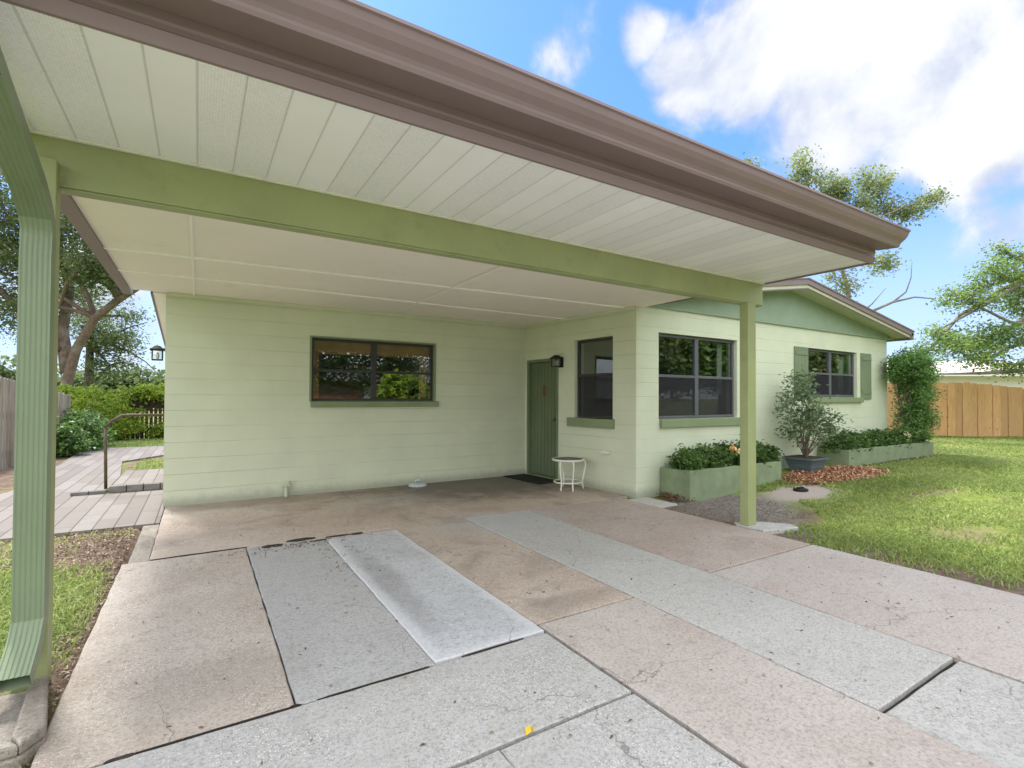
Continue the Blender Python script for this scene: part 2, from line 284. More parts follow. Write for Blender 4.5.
def screenmat():
    mt, nt, out = newmat('insect_screen'); t = N(nt, 'ShaderNodeBsdfTransparent'); d = N(nt, 'ShaderNodeBsdfDiffuse'); d.inputs[0].default_value = (0.05,0.05,0.055,1)
    ms = N(nt, 'ShaderNodeMixShader'); ms.inputs[0].default_value = 0.42; L(nt, t.outputs[0], ms.inputs[1]); L(nt, d.outputs[0], ms.inputs[2]); L(nt, ms.outputs[0], out.inputs['Surface']); return mt
M['screen'] = screenmat()

M['leaf_oak'] = leafmat('oak_leaves', (0.03,0.055,0.018), (0.16,0.21,0.075), 0.45)
M['leaf_olive'] = leafmat('olive_yellow_leaves', (0.08,0.11,0.045), (0.28,0.35,0.16), 0.5, (0.46,0.38,0.08), 0.10)
M['leaf_bright'] = leafmat('bright_bush_leaves', (0.05,0.10,0.015), (0.36,0.46,0.06), 0.5)
M['leaf_dark'] = leafmat('dark_shrub_leaves', (0.015,0.04,0.010), (0.17,0.29,0.075), 0.3, None, 0, 0.5)
M['leaf_vine'] = leafmat('fine_vine_leaves', (0.02,0.065,0.016), (0.26,0.44,0.13), 0.4, None, 0, 0.4)
M['leaf_fig'] = leafmat('grey_green_leaves', (0.03,0.065,0.03), (0.25,0.34,0.18), 0.38, None, 0, 0.35)
M['leaf_right'] = leafmat('right_tree_leaves', (0.035,0.075,0.025), (0.24,0.36,0.10), 0.45, (0.40,0.52,0.10), 0.2)
M['bark'] = barkmat('bark', (0.20,0.145,0.115)); M['bark_dark'] = barkmat('dark_bark', (0.10,0.085,0.07)); M['bark_pale'] = barkmat('pale_bark', (0.30,0.26,0.22))
M['grass'] = leafmat('grass_blades', (0.09,0.135,0.035), (0.37,0.45,0.13), 0.45, (0.62,0.54,0.32), 0.25, 0.6)
M['fence_new'] = woodmat('new_pine_fence', (0.84,0.53,0.27), (0.66,0.37,0.16))
M['fence_old'] = woodmat('weathered_fence', (0.33,0.27,0.20), (0.17,0.135,0.095), False, 'Z', (0.34,0.31,0.27))
M['fence_dark'] = woodmat('dark_old_fence', (0.08,0.055,0.04), (0.035,0.025,0.02), False)
M['chips'] = leafmat('mulch_chips', (0.16,0.07,0.035), (0.72,0.42,0.24), 0.0)
M['tanlitter'] = leafmat('tan_leaf_litter', (0.10,0.07,0.05), (0.40,0.28,0.18), 0.0)
M['litter'] = leafmat('leaf_litter', (0.03,0.02,0.015), (0.30,0.20,0.11), 0.0)

def ground_mat():
    mt, nt, out = newmat('yard_ground'); g = N(nt, 'ShaderNodeNewGeometry'); P_ = g.outputs['Position']
    sp = N(nt, 'ShaderNodeSeparateXYZ'); L(nt, P_, sp.inputs[0])
    grass = ramp(nt, noise(nt, P_, 2.2, 7, 0.65), [(0.3, (0.12,0.16,0.035)), (0.5, (0.22,0.27,0.06)), (0.72, (0.23,0.205,0.11))])
    soil = ramp(nt, noise(nt, P_, 9, 7, 0.7), [(0.3, (0.10,0.065,0.045)), (0.55, (0.22,0.16,0.12)), (0.8, (0.36,0.29,0.23))])
    gray = ramp(nt, noise(nt, P_, 12, 7, 0.7), [(0.3, (0.15,0.135,0.12)), (0.7, (0.33,0.30,0.27))])
    nz = mth(nt, 'MULTIPLY', mth(nt, 'SUBTRACT', noise(nt, P_, 2.6, 6, 0.7), 0.5), 1.3)
    def blob(cx, cy, rx, ry, soft=0.35, wob=1.0):
        dx = mth(nt, 'DIVIDE', mth(nt, 'SUBTRACT', sp.outputs['X'], cx), rx); dy = mth(nt, 'DIVIDE', mth(nt, 'SUBTRACT', sp.outputs['Y'], cy), ry)
        d = mth(nt, 'SQRT', mth(nt, 'ADD', mth(nt, 'MULTIPLY', dx, dx), mth(nt, 'MULTIPLY', dy, dy)))
        return mapr(nt, mth(nt, 'ADD', d, mth(nt, 'MULTIPLY', nz, wob)), 1+soft, 1-soft)
    c = grass
    c = mix(nt, mapr(nt, noise(nt, P_, 0.8, 5, 0.6), 0.50, 0.62, 0, 0.85), c, soil)
    left = mth(nt, 'MULTIPLY', mapr(nt, sp.outputs['X'], -0.2, -0.55), 1.0)
    # bare soil by the kerb on the left, under the hedge and beside the walk
    for a in ((-0.75, 5.6, 0.75, 1.3), (-3.2, 12.5, 1.1, 4.5), (-0.75, 13, 0.5, 2.4), (-0.62, 3.9, 0.25, 1.2), (-4, 9.5, 1.7, 1.0)):
        c = mix(nt, blob(*a), c, soil)
    c = mix(nt, blob(5.8, 4.1, 1.0, 0.75), c, gray)
    c = mix(nt, blob(5.35, 3.0, 0.35, 0.9, 0.5), c, gray); c = mix(nt, blob(5.12, 0.5, 0.42, 3.2, 0.5, 0.8), c, soil)
    c = mix(nt, blob(8.9, 4.28, 1.15, 0.5, 0.3, 0.5), c, (0.42,0.23,0.13))
    c = mix(nt, blob(7.35, 3.95, 0.62, 0.42, 0.35, 0.75), c, (0.42,0.365,0.32))
    c = mix(nt, blob(15.5, 4.5, 1.6, 0.35, 0.4), c, (0.13,0.09,0.06)); c = mix(nt, blob(12.0, 4.42, 3.6, 0.22, 0.4, 0.5), c, (0.10,0.08,0.06))  # patch right of the long planter paints the eave and shrub shadow
    bsdf(nt, out, c, 0.95, 0.1, bump=noise(nt, P_, 45, 6, 0.7), bstr=0.9, bdist=0.03); return mt
M['ground'] = ground_mat()

# ------------------------------------------------------------------ mesh helpers
class MB:
    def __init__(s): s.v = []; s.f = []; s.var = []
    def box(s, x0, x1, y0, y1, z0, z1, var=0.5, top=None):
        i = len(s.v); t = top or (0, 0)
        s.v += [(x0,y0,z0),(x1,y0,z0),(x1,y1,z0),(x0,y1,z0),(x0,y0,z1+t[0]),(x1,y0,z1+t[1]),(x1,y1,z1+t[1]),(x0,y1,z1+t[0])]
        s.f += [tuple(i+k for k in q) for q in ((0,3,2,1),(4,5,6,7),(0,1,5,4),(1,2,6,5),(2,3,7,6),(3,0,4,7))]; s.var += [var]*8
        return s
    def prism(s, pts, ext, var=0.5):
        "closed polygon pts (3D) swept along the vector ext"
        i = len(s.v); n = len(pts); e = Vector(ext)
        s.v += [tuple(Vector(p)) for p in pts] + [tuple(Vector(p)+e) for p in pts]
        s.f += [tuple(range(i+n-1, i-1, -1)), tuple(range(i+n, i+2*n))] + [(i+k, i+(k+1)%n, i+n+(k+1)%n, i+n+k) for k in range(n)]; s.var += [var]*(2*n); return s
    def tube(s, pts, rads, n=8, var=0.5, cap=True):
        pts = [Vector(p) for p in pts]
        if isinstance(rads, (int, float)): rads = [rads]*len(pts)
        i0 = len(s.v); prev = None
        for k, p in enumerate(pts):
            d = (pts[min(k+1, len(pts)-1)] - pts[max(k-1, 0)]).normalized()
            if prev is None:
                a = d.orthogonal().normalized()
            else:
                a = (prev - d*prev.dot(d)).normalized()
            prev = a; b = d.cross(a)
            for j in range(n):
                t = 2*PI*j/n; s.v.append(tuple(p + (a*math.cos(t)+b*math.sin(t))*rads[k])); s.var.append(var)
        for k in range(len(pts)-1):
            for j in range(n):
                q = i0+k*n; s.f.append((q+j, q+(j+1)%n, q+n+(j+1)%n, q+n+j))
        if cap: s.f.append(tuple(i0+j for j in range(n-1, -1, -1))); s.f.append(tuple(i0+(len(pts)-1)*n+j for j in range(n)))
        return s
    def recttube(s, pts, ups, w, h, ribs=0):
        "rectangular duct along pts; ups = outward direction of the wide face"
        i0 = len(s.v); side = Vector((1, 0, 0)); prof = []
        k = max(1, ribs*4)
        for j in range(k+1):
            t = -0.5 + j/k; d = (0.0 if (j % 4) in (0, 1) or not ribs else -0.0028); prof.append((t*w, h/2 + d))
        prof += [(w/2, -h/2), (-w/2, -h/2)]
        n = len(prof)
        for p, u in zip(pts, ups):
            for a, b in prof: s.v.append(tuple(Vector(p) + side*a + Vector(u)*b)); s.var.append(0.5)
        for q in range(len(pts)-1):
            for j in range(n): s.f.append((i0+q*n+j, i0+q*n+(j+1)%n, i0+(q+1)*n+(j+1)%n, i0+(q+1)*n+j))
        return s
    def build(s, name, mat, parent=None, smooth=False, bevel=0.0, loc=None):
        me = bpy.data.meshes.new(name); me.from_pydata(s.v, [], s.f); me.update()
        at_ = me.attributes.new('var', 'FLOAT', 'POINT'); at_.data.foreach_set('value', s.var)
        if smooth: me.polygons.foreach_set('use_smooth', [True]*len(me.polygons))
        o = bpy.data.objects.new(name, me); COL.objects.link(o)
        for mm in (mat if isinstance(mat, list) else [mat]): me.materials.append(mm)
        if parent: adopt(o, parent)
        if bevel:
            b = o.modifiers.new('bevel', 'BEVEL'); b.width = bevel; b.segments = 2; b.limit_method = 'ANGLE'; b.angle_limit = R(40)
        return o
WLOC = {}
def adopt(o, parent):
    o.parent = parent; o.matrix_parent_inverse = Matrix.Identity(4)
    base = WLOC.get(parent.name, Vector((0,0,0)))
    WLOC[o.name] = base
    if base.length: o.data.transform(Matrix.Translation(-base))
def tag(o, label=None, cat=None, group=None, kind=None):
    for k, v in (('label', label), ('category', cat), ('group', group), ('kind', kind)):
        if v: o[k] = v
    return o
def thing(name, loc, label, cat, group=None):
    "Empty at the base of a thing; parts are modelled in place and moved under it"
    o = bpy.data.objects.new(name, None); COL.objects.link(o); o.location = loc; o.empty_display_size = 0.2
    WLOC[o.name] = Vector(loc); return tag(o, label, cat, group)
def struct(o): return tag(o, kind='structure')
def fast_mesh(name, V, Fq, mat, var=None, parent=None):
    "V (n,3) array, Fq (m,4) array of quads"
    me = bpy.data.meshes.new(name); me.vertices.add(len(V)); me.vertices.foreach_set('co', V.astype(np.float32).ravel())
    k = Fq.shape[1]; me.loops.add(Fq.size); me.loops.foreach_set('vertex_index', Fq.astype(np.int32).ravel())
    me.polygons.add(len(Fq)); me.polygons.foreach_set('loop_start', np.arange(0, Fq.size, k, dtype=np.int32)); me.polygons.foreach_set('loop_total', np.full(len(Fq), k, dtype=np.int32))
    me.update(calc_edges=True)
    if var is not None:
        a = me.attributes.new('var', 'FLOAT', 'POINT'); a.data.foreach_set('value', var.astype(np.float32))
    me.materials.append(mat); o = bpy.data.objects.new(name, me); COL.objects.link(o)
    if parent: adopt(o, parent)
    return o
def leaves(centers, size, aspect=0.5, up_bias=0.3, varc=None, spread=0.35, bend=0.25):
    "one folded leaf (two quads sharing a midrib) per centre"
    n = len(centers); d = rng.normal(size=(n,3)); d[:,2] *= 0.6; d /= np.linalg.norm(d,axis=1)[:,None]
    nn = rng.normal(size=(n,3)); nn[:,2] += up_bias*3; s = np.cross(d, nn); s /= np.linalg.norm(s,axis=1)[:,None]; u = np.cross(s, d)
    sz = (size*(0.6+0.8*rng.random(n)))[:,None]; w = sz*aspect*0.5
    base = centers - d*sz*0.5; tip = centers + d*sz*0.5 - u*sz*0.12; mid = centers
    l = mid + s*w + u*w*bend*2; r = mid - s*w + u*w*bend*2
    V = np.stack([base, l, tip, r], 1).reshape(-1,3); q = np.arange(n)*4; Fq = np.stack([q,q+1,q+2,q+3],1)
    v = rng.random(n) if varc is None else np.clip(varc + (rng.random(n)-0.5)*spread*2, 0, 1)
    return V, Fq, np.repeat(v, 4)
def join_arrays(lst):
    V=[];Fq=[];vv=[];o=0
    for a,b,c in lst: V.append(a);Fq.append(b+o);vv.append(c);o+=len(a)
    return np.concatenate(V),np.concatenate(Fq),np.concatenate(vv)
def clump_cloud(blobs, nclump, per, cr, shell=0.55):
    "clump centres in ellipsoid blobs (centre, radii, weight), then leaf points around each; returns points, per-leaf tone, clump centres"
    ws = np.array([b[2] for b in blobs], float); ws /= ws.sum(); pts=[];tone=[];cc=[]
    for b, k in zip(blobs, rng.multinomial(nclump, ws)):
        for _ in range(k):
            d = rng.normal(size=3); d /= np.linalg.norm(d); rr = (shell + (1-shell)*rng.random())**0.8 if rng.random() < 0.75 else rng.random()**0.5
            c = np.array(b[0]) + d*np.array(b[1])*rr; cc.append(c)
            n = max(3, int(per*(0.5+rng.random()))); q = rng.normal(size=(n,3))*cr*(0.6+0.7*rng.random())*np.array([1,1,0.7])
            pts.append(c+q); tone.append(np.full(n, 0.02+0.96*rng.random()))
    return np.concatenate(pts), np.concatenate(tone), cc
def limb_path(a, b, sag=0.1, n=5):
    a = Vector(a); b = Vector(b); l = (b-a).length; out=[]; off = Vector((random.uniform(-1,1),random.uniform(-1,1),random.uniform(-.3,1)))*l*sag
    for k in range(n+1):
        t = k/n; out.append(a.lerp(b,t) + off*math.sin(PI*t) + Vector((random.uniform(-1,1),random.uniform(-1,1),random.uniform(-1,1)))*l*0.015*(0<k<n))
    return out
def tree(name, base, trunk, blobs, leafm, barkm, label, cat, group=None, nclump=300, per=60, cr=0.35, leaf=0.09, aspect=0.5, twigs=90, r0=0.3, extra=None, spread=0.3, shell=0.5):
    t = thing(name, base, label, cat, group)
    mb = MB(); n = len(trunk); mb.tube(trunk, [r0*(1-0.6*k/(n-1)) for k in range(n)], 12)
    tips = [Vector(p) for p in trunk[n//2:]]; limbs = []
    for b in blobs:
        c = Vector(b[0]); s = min(tips, key=lambda p: (p-c).length)
        p = limb_path(s, c, 0.12, 6); mb.tube(p, [r0*0.42*(1-0.75*k/6) for k in range(7)], 8); limbs += p[2:]
    if extra:
        for e, ra in extra: mb.tube(e, [ra*(1-0.75*k/(len(e)-1)) for k in range(len(e))], 7)
    P, tn, cc = clump_cloud(blobs, nclump, per, cr, shell)
    idx = list(range(len(cc))); random.shuffle(idx)
    for i in idx[:twigs]:
        c = Vector(cc[i]); s = min(limbs, key=lambda p: (p-c).length); mb.tube(limb_path(s, c, 0.12, 3), [r0*0.10, r0*0.075, r0*0.05, r0*0.02], 5, cap=False)
    mb.build('trunk', barkm, t, smooth=True)
    V, Fq, vv = leaves(P, leaf, aspect, 0.3, tn, spread); fast_mesh('crown', V, Fq, leafm, vv, t); return t

# ================================================================== GROUND
def gz(x, y):
    s = lambda t: np.clip(t,0,1)**2*(3-2*np.clip(t,0,1))
    z = -0.035 + 0.20*s((x-5.4)/4.5) + 0.012*np.sin(x*1.3+1)*np.sin(y*1.1)*s((x-5.4)/1.0)
    inside = (x>-0.52)&(x<5.02)&(y>-9)&(y<7.7)
    return np.where(inside, -0.06, z)
xs = np.unique(np.concatenate([np.linspace(-600,-30,12), np.linspace(-30,-6,20), np.linspace(-6,24,150), np.linspace(24,60,20), np.linspace(60,600,12), [-0.53,-0.51,5.01,5.03]]))
ys = np.unique(np.concatenate([np.linspace(-600,-30,12), np.linspace(-30,-4,30), np.linspace(-4,14,100), np.linspace(14,60,30), np.linspace(60,600,12)]))
X, Y = np.meshgrid(xs, ys); Z = gz(X, Y) ; V = np.stack([X,Y,Z],-1).reshape(-1,3)
ny, nx = X.shape; ii = (np.arange(ny-1)[:,None]*nx + np.arange(nx-1)[None,:]).ravel(); Fq = np.stack([ii,ii+1,ii+nx+1,ii+nx],1)
struct(fast_mesh('ground', V, Fq, M['ground']))

# driveway: separate pours with open joints, one sheet of slabs
def slabs(name, lst, z0=-0.055):
    me_v=[];me_f=[];mi=[];mats=[]
    for (x0,x1,y0,y1,z,mk) in lst:
        mt = CT[mk]
        if mt not in mats: mats.append(mt)
        # worn, slightly ragged rim
        rim=[]; step=0.11
        def edge(a,b):
            n=max(2,int(math.dist(a,b)/step)); 
            for k in range(n):
                t=k/n; j=0.0035 if k else 0.001
                rim.append((a[0]+(b[0]-a[0])*t+random.uniform(-j,j), a[1]+(b[1]-a[1])*t+random.uniform(-j,j)))
        cr=[(x0,y0),(x1,y0),(x1,y1),(x0,y1)]
        for k in range(4): edge(cr[k],cr[(k+1)%4])
        n=len(rim); i=len(me_v); cx=(x0+x1)/2; cy=(y0+y1)/2; b=0.007
        ins=[(p[0]+(b if p[0]<cx-(x1-x0)*0.4 else -b if p[0]>cx+(x1-x0)*0.4 else 0), p[1]+(b if p[1]<cy-(y1-y0)*0.45 else -b if p[1]>cy+(y1-y0)*0.45 else 0)) for p in rim]
        me_v += [(p[0],p[1],z0) for p in rim]+[(p[0],p[1],z-0.006) for p in rim]+[(p[0],p[1],z) for p in ins]
        me_f += [(i+k,i+(k+1)%n,i+n+(k+1)%n,i+n+k) for k in range(n)]+[(i+n+k,i+n+(k+1)%n,i+2*n+(k+1)%n,i+2*n+k) for k in range(n)]+[tuple(range(i+2*n,i+3*n))]
        mi += [mats.index(mt)]*(2*n+1)
    me=bpy.data.meshes.new(name); me.from_pydata(me_v,[],me_f); me.update(); me.polygons.foreach_set('material_index', mi)
    for m_ in mats: me.materials.append(m_)
    o=bpy.data.objects.new(name,me); COL.objects.link(o); return struct(o)
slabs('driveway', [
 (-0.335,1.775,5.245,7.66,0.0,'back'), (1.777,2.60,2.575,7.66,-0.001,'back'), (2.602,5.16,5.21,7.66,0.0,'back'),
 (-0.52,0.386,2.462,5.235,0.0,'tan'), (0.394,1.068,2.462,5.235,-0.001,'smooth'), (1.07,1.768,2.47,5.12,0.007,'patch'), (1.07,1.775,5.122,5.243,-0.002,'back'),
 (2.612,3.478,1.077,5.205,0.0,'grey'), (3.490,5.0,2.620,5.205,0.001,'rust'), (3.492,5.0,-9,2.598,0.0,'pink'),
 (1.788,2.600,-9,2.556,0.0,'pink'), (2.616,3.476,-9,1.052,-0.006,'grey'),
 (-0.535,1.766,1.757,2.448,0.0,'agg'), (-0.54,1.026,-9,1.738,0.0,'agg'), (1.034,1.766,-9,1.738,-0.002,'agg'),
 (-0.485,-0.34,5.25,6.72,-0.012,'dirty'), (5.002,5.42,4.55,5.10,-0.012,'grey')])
mb = MB(); mb.box(-0.45,4.95,-8.9,7.6,-0.058,-0.030); struct(mb.build('driveway_bedding', M['soil']))
mb = MB()
a = [(5.03,3.12),(5.22,3.05),(5.5,3.0),(5.56,3.12),(5.42,3.3),(5.3,3.42),(5.1,3.5),(5.02,3.42)]
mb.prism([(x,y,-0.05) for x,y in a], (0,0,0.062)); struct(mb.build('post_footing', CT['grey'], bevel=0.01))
# pavers and the walk beside the house
mb = MB(); mb.prism([(-6,6.8,-0.05),(-0.345,6.74,-0.05),(-0.345,9.1,-0.05),(-1.13,9.1,-0.05),(-1.13,11,-0.05),(-1.35,13.4,-0.05),(-0.3,15.0,-0.05),(-0.3,17.0,-0.05),(-2.5,17.0,-0.05),(-2.25,11.0,-0.05),(-2.3,9.9,-0.05),(-6,9.0,-0.05)], (0,0,0.05))
struct(mb.build('paved_walk', M['paver']))
mb = MB(); mb.box(-1.05,-0.37,9.24,11.0,0.0,0.085); struct(mb.build('side_landing', M['paver']))

# ================================================================== HOUSE
house = thing('house', (5.24, 5.12, 0), 'pale green painted block house with dark window frames and low gable', 'house')
# W1
def wall_y(x0,x1,y0,y1,z0,z1,holes,name='wall'):
    mb = MB(); xs_ = sorted({x0,x1}|{h[0] for h in holes}|{h[1] for h in holes}); 
    for a,b in zip(xs_,xs_[1:]):
        hs = [h for h in holes if h[0]<=a and h[1]>=b]
        if not hs: mb.box(a,b,y0,y1,z0,z1)
        else: mb.box(a,b,y0,y1,z0,hs[0][2]); mb.box(a,b,y0,y1,hs[0][3],z1)
    return mb
wall_y(-0.36,5.20,7.66,7.86,-0.05,2.80,[(1.36,3.27,1.30,2.25)]).build('wall', M['wall'], house)
wall_y(5.235,12.95,5.12,5.32,-0.05,2.76,[(5.69,7.55,1.08,2.35),(9.73,11.60,1.42,2.35)]).build('wall', M['wall'], house)
# W2 in its own frame: t along the wall from the inner corner to the outer one
A2 = Vector((5.045,7.66,0)); B2 = Vector((5.235,5.12,0)); D2 = (B2-A2).normalized(); N2 = Vector((-D2.y*-1, D2.x*-1, 0)); L2 = (B2-A2).length
N2 = Vector((D2.y, -D2.x, 0))          # outward normal towards -X
assert N2.x < 0
def w2(t, n, z): return A2 + D2*t + N2*n + Vector((0,0,z))
def w2box(mb, t0,t1,n0,n1,z0,z1):
    i=len(mb.v); mb.v += [tuple(w2(*p)) for p in ((t0,n0,z0),(t1,n0,z0),(t1,n1,z0),(t0,n1,z0),(t0,n0,z1),(t1,n0,z1),(t1,n1,z1),(t0,n1,z1))]
    mb.f += [tuple(i+k for k in q) for q in ((0,3,2,1),(4,5,6,7),(0,1,5,4),(1,2,6,5),(2,3,7,6),(3,0,4,7))]; mb.var += [0.5]*8
mb = MB(); ts=[0.0,0.05,0.90,1.29,2.11,L2]
w2box(mb,0.0,0.05,-0.2,0,-0.05,2.80); w2box(mb,0.05,0.90,-0.2,0,2.06,2.80); w2box(mb,0.90,1.29,-0.2,0,-0.05,2.80)
w2box(mb,1.29,2.11,-0.2,0,-0.05,1.07); w2box(mb,1.29,2.11,-0.2,0,2.31,2.80); w2box(mb,2.11,L2-0.004,-0.2,0,-0.05,2.80)
mb.build('wall', M['wall'], house)
# remaining outer walls
mb=MB(); mb.box(12.75,12.948,5.322,13.0,-0.05,2.74); mb.build('wall', M['wall'], house)
mb=MB(); mb.box(-0.355,12.75,12.8,13.0,-0.05,2.12); mb.build('wall', M['wall'], house)
mb=MB(); mb.prism([(-0.358,7.862,-0.05),(-0.358,12.8,-0.05),(-0.358,12.8,2.12),(-0.358,7.862,2.74)], (0.2,0,0)); mb.build('wall', M['wall'], house)
# inside: floor, ceiling and partitions so the glass has rooms behind it
mb=MB(); mb.box(-0.15,5.3,7.87,12.79,-0.04,0.02); mb.box(5.5,12.7,5.4,12.79,-0.04,0.02); mb.box(-0.1,5.0,7.9,12.79,2.5,2.56) ; mb.box(5.5,12.7,5.4,12.79,2.5,2.56); mb.box(-0.1,5.2,11.0,11.1,0.03,2.49); mb.box(5.5,12.7,9.4,9.5,0.03,2.49); mb.box(8.5,8.6,5.4,9.39,0.03,2.49)
mb.build('room_lining', M['interior'], house)

def window_y(x0,x1,z0,z1,yf,cols,rails,sill,screens,parent=house,frame=0.035,trim=None):
    "sliding/hung window in a wall facing -Y; yf = wall face"
    y = yf+0.055; mb=MB(); f=frame
    mb.box(x0,x0+f,y,y+0.05,z0,z1); mb.box(x1-f,x1,y,y+0.05,z0,z1); mb.box(x0+f,x1-f,y,y+0.05,z0,z0+f); mb.box(x0+f,x1-f,y,y+0.05,z1-f,z1)
    for c in cols: mb.box(c-0.04,c+0.04,y-0.006,y+0.05,z0+f,z1-f)
    edges=[x0+f]+[k for c in cols for k in (c-0.04,c+0.04)]+[x1-f]
    for i in range(0,len(edges),2):
        a,b=edges[i],edges[i+1]
        for r_ in rails: mb.box(a,b,y-0.003,y+0.045,r_-0.02,r_+0.02)
    w = mb.build('window', M['greyframe'] if screens else M['dark'], parent, bevel=0.003)
    zb=[z0+f]+[k for r_ in rails for k in (r_-0.02,r_+0.02)]+[z1-f]
    for i in range(0,len(edges),2):
        for j in range(0,len(zb),2):
            g=MB(); g.box(edges[i],edges[i+1],y+0.022,y+0.027,zb[j],zb[j+1]); g.build('pane', M['glass'], w)
            if screens and j==0:
                g=MB(); g.box(edges[i]+0.002,edges[i+1]-0.002,y+0.006,y+0.009,zb[j],zb[j+1]); g.build('insect_screen', M['screen'], w)
    s=MB(); s.prism([(sill[0],yf-0.05,sill[2]),(sill[0],yf-0.05,sill[3]-0.012),(sill[0],y-0.002,sill[3]),(sill[0],y-0.002,sill[2]+0.05),(sill[0],yf-0.002,sill[2])],(sill[1]-sill[0],0,0)); s.build('sill', M['sillpaint'], w, bevel=0.004)
    return w, y
w1,y1 = window_y(1.372,3.258,1.325,2.237,7.66,[2.29],[1.77],(1.36,3.33,1.235,1.328),False)
s=MB(); s.box(1.345,1.371,7.645,7.72,1.318,2.262); s.box(3.259,3.285,7.645,7.72,1.318,2.262); s.box(1.371,3.259,7.645,7.72,2.238,2.262); s.build('casing', M['sillpaint'], w1)
window_y(5.70,7.54,1.09,2.34,5.12,[6.60],[1.72],(5.71,7.72,0.955,1.085),True)
w4,_ = window_y(9.74,11.59,1.435,2.34,5.12,[10.63],[1.88],(9.72,11.78,1.32,1.43),True)
# pale blinds just inside the right ends of the front windows
for a,b,z0,z1 in ((7.28,7.40,1.45,2.28),(11.2,11.42,1.6,2.28)):
    mb=MB(); mb.box(a,b,5.30,5.315,z0,z1); mb.build('blind', M['blind'], house)
# W2 window
mb=MB(); f=0.035
for b in ((1.30,1.30+f,1.08,2.30),(2.10-f,2.10,1.08,2.30),(1.30+f,2.10-f,1.08,1.08+f),(1.30+f,2.10-f,2.30-f,2.30)): w2box(mb,b[0],b[1],-0.105,-0.055,b[2],b[3])
w2box(mb,1.30+f,2.10-f,-0.10,-0.052,1.72,1.765); w = mb.build('window', M['dark'], house, bevel=0.003)
for z0,z1 in ((1.08+f,1.72),(1.765,2.30-f)):
    g=MB(); w2box(g,1.30+f,2.10-f,-0.082,-0.077,z0,z1); g.build('pane', M['glass'], w)
g=MB(); w2box(g,1.302+f,2.098-f,-0.068,-0.065,1.08+f,1.72); g.build('insect_screen', M['screen'], w)
g=MB(); w2box(g,1.16,2.15,-0.054,0.055,0.93,1.07); g.build('sill', M['sillpaint'], w, bevel=0.006)
# door
mb=MB(); w2box(mb,0.052,0.10,-0.12,0.012,0.0,2.055); w2box(mb,0.85,0.898,-0.12,0.012,0.0,2.055); w2box(mb,0.10,0.85,-0.12,0.012,2.008,2.055); w2box(mb,0.10,0.85,-0.12,0.02,0.0,0.035)
d = mb.build('door', M['doorframe'], house, bevel=0.004)
mb=MB(); w2box(mb,0.102,0.848,-0.10,-0.062,0.037,2.006)
for k in range(8):
    a=0.11+k*0.092; w2box(mb,a+0.004,a+0.084,-0.0615,-0.054,0.05,1.995)
mb.build('door_leaf', M['door'], d, bevel=0.003)
mb=MB(); mb.tube([w2(0.79,-0.055,1.02),w2(0.79,0.0,1.02)],[0.012,0.012],10); mb.tube([w2(0.79,-0.005,1.02),w2(0.79,0.012,1.02),w2(0.79,0.035,1.02),w2(0.79,0.04,1.02)],[0.018,0.03,0.026,0.008],12); mb.build('door_handle', M['brass'], d, smooth=True)
mb=MB(); mb.tube([w2(0.79,-0.055,1.17),w2(0.79,-0.03,1.17)],[0.028,0.026],12); mb.build('deadbolt', M['brass'], d, smooth=True)
mb=MB(); w2box(mb,0.44,0.50,-0.053,-0.046,1.42,1.60); mb.build('door_tag', M['red'], d)
# outlet cover, stub conduit
mb=MB(); w2box(mb,1.93,2.05,0.0,0.05,0.545,0.60); w2box(mb,1.90,2.08,0.05,0.058,0.555,0.585); mb.build('outlet_cover', M['white_metal'], house, bevel=0.004)
mb=MB(); mb.tube([(1.05,7.62,-0.02),(1.05,7.62,0.14)],0.022,10); mb.box(1.0,1.10,7.585,7.655,0.14,0.17); mb.box(1.015,1.085,7.6,7.655,0.17,0.215); mb.build('conduit_stub', M['pipe'], house, bevel=0.004)
# shutters
for x0,x1 in ((9.235,9.69),(11.74,12.18)):
    mb=MB(); n=4; wd=(x1-x0)/n
    for k in range(n): mb.box(x0+k*wd+0.002,x0+(k+1)*wd-0.002,5.098,5.118,1.385,2.35)
    for z in (1.50,2.20): mb.box(x0+0.02,x1-0.02,5.086,5.097,z,z+0.07)
    mb.build('shutter', M['spout'], house, bevel=0.002)
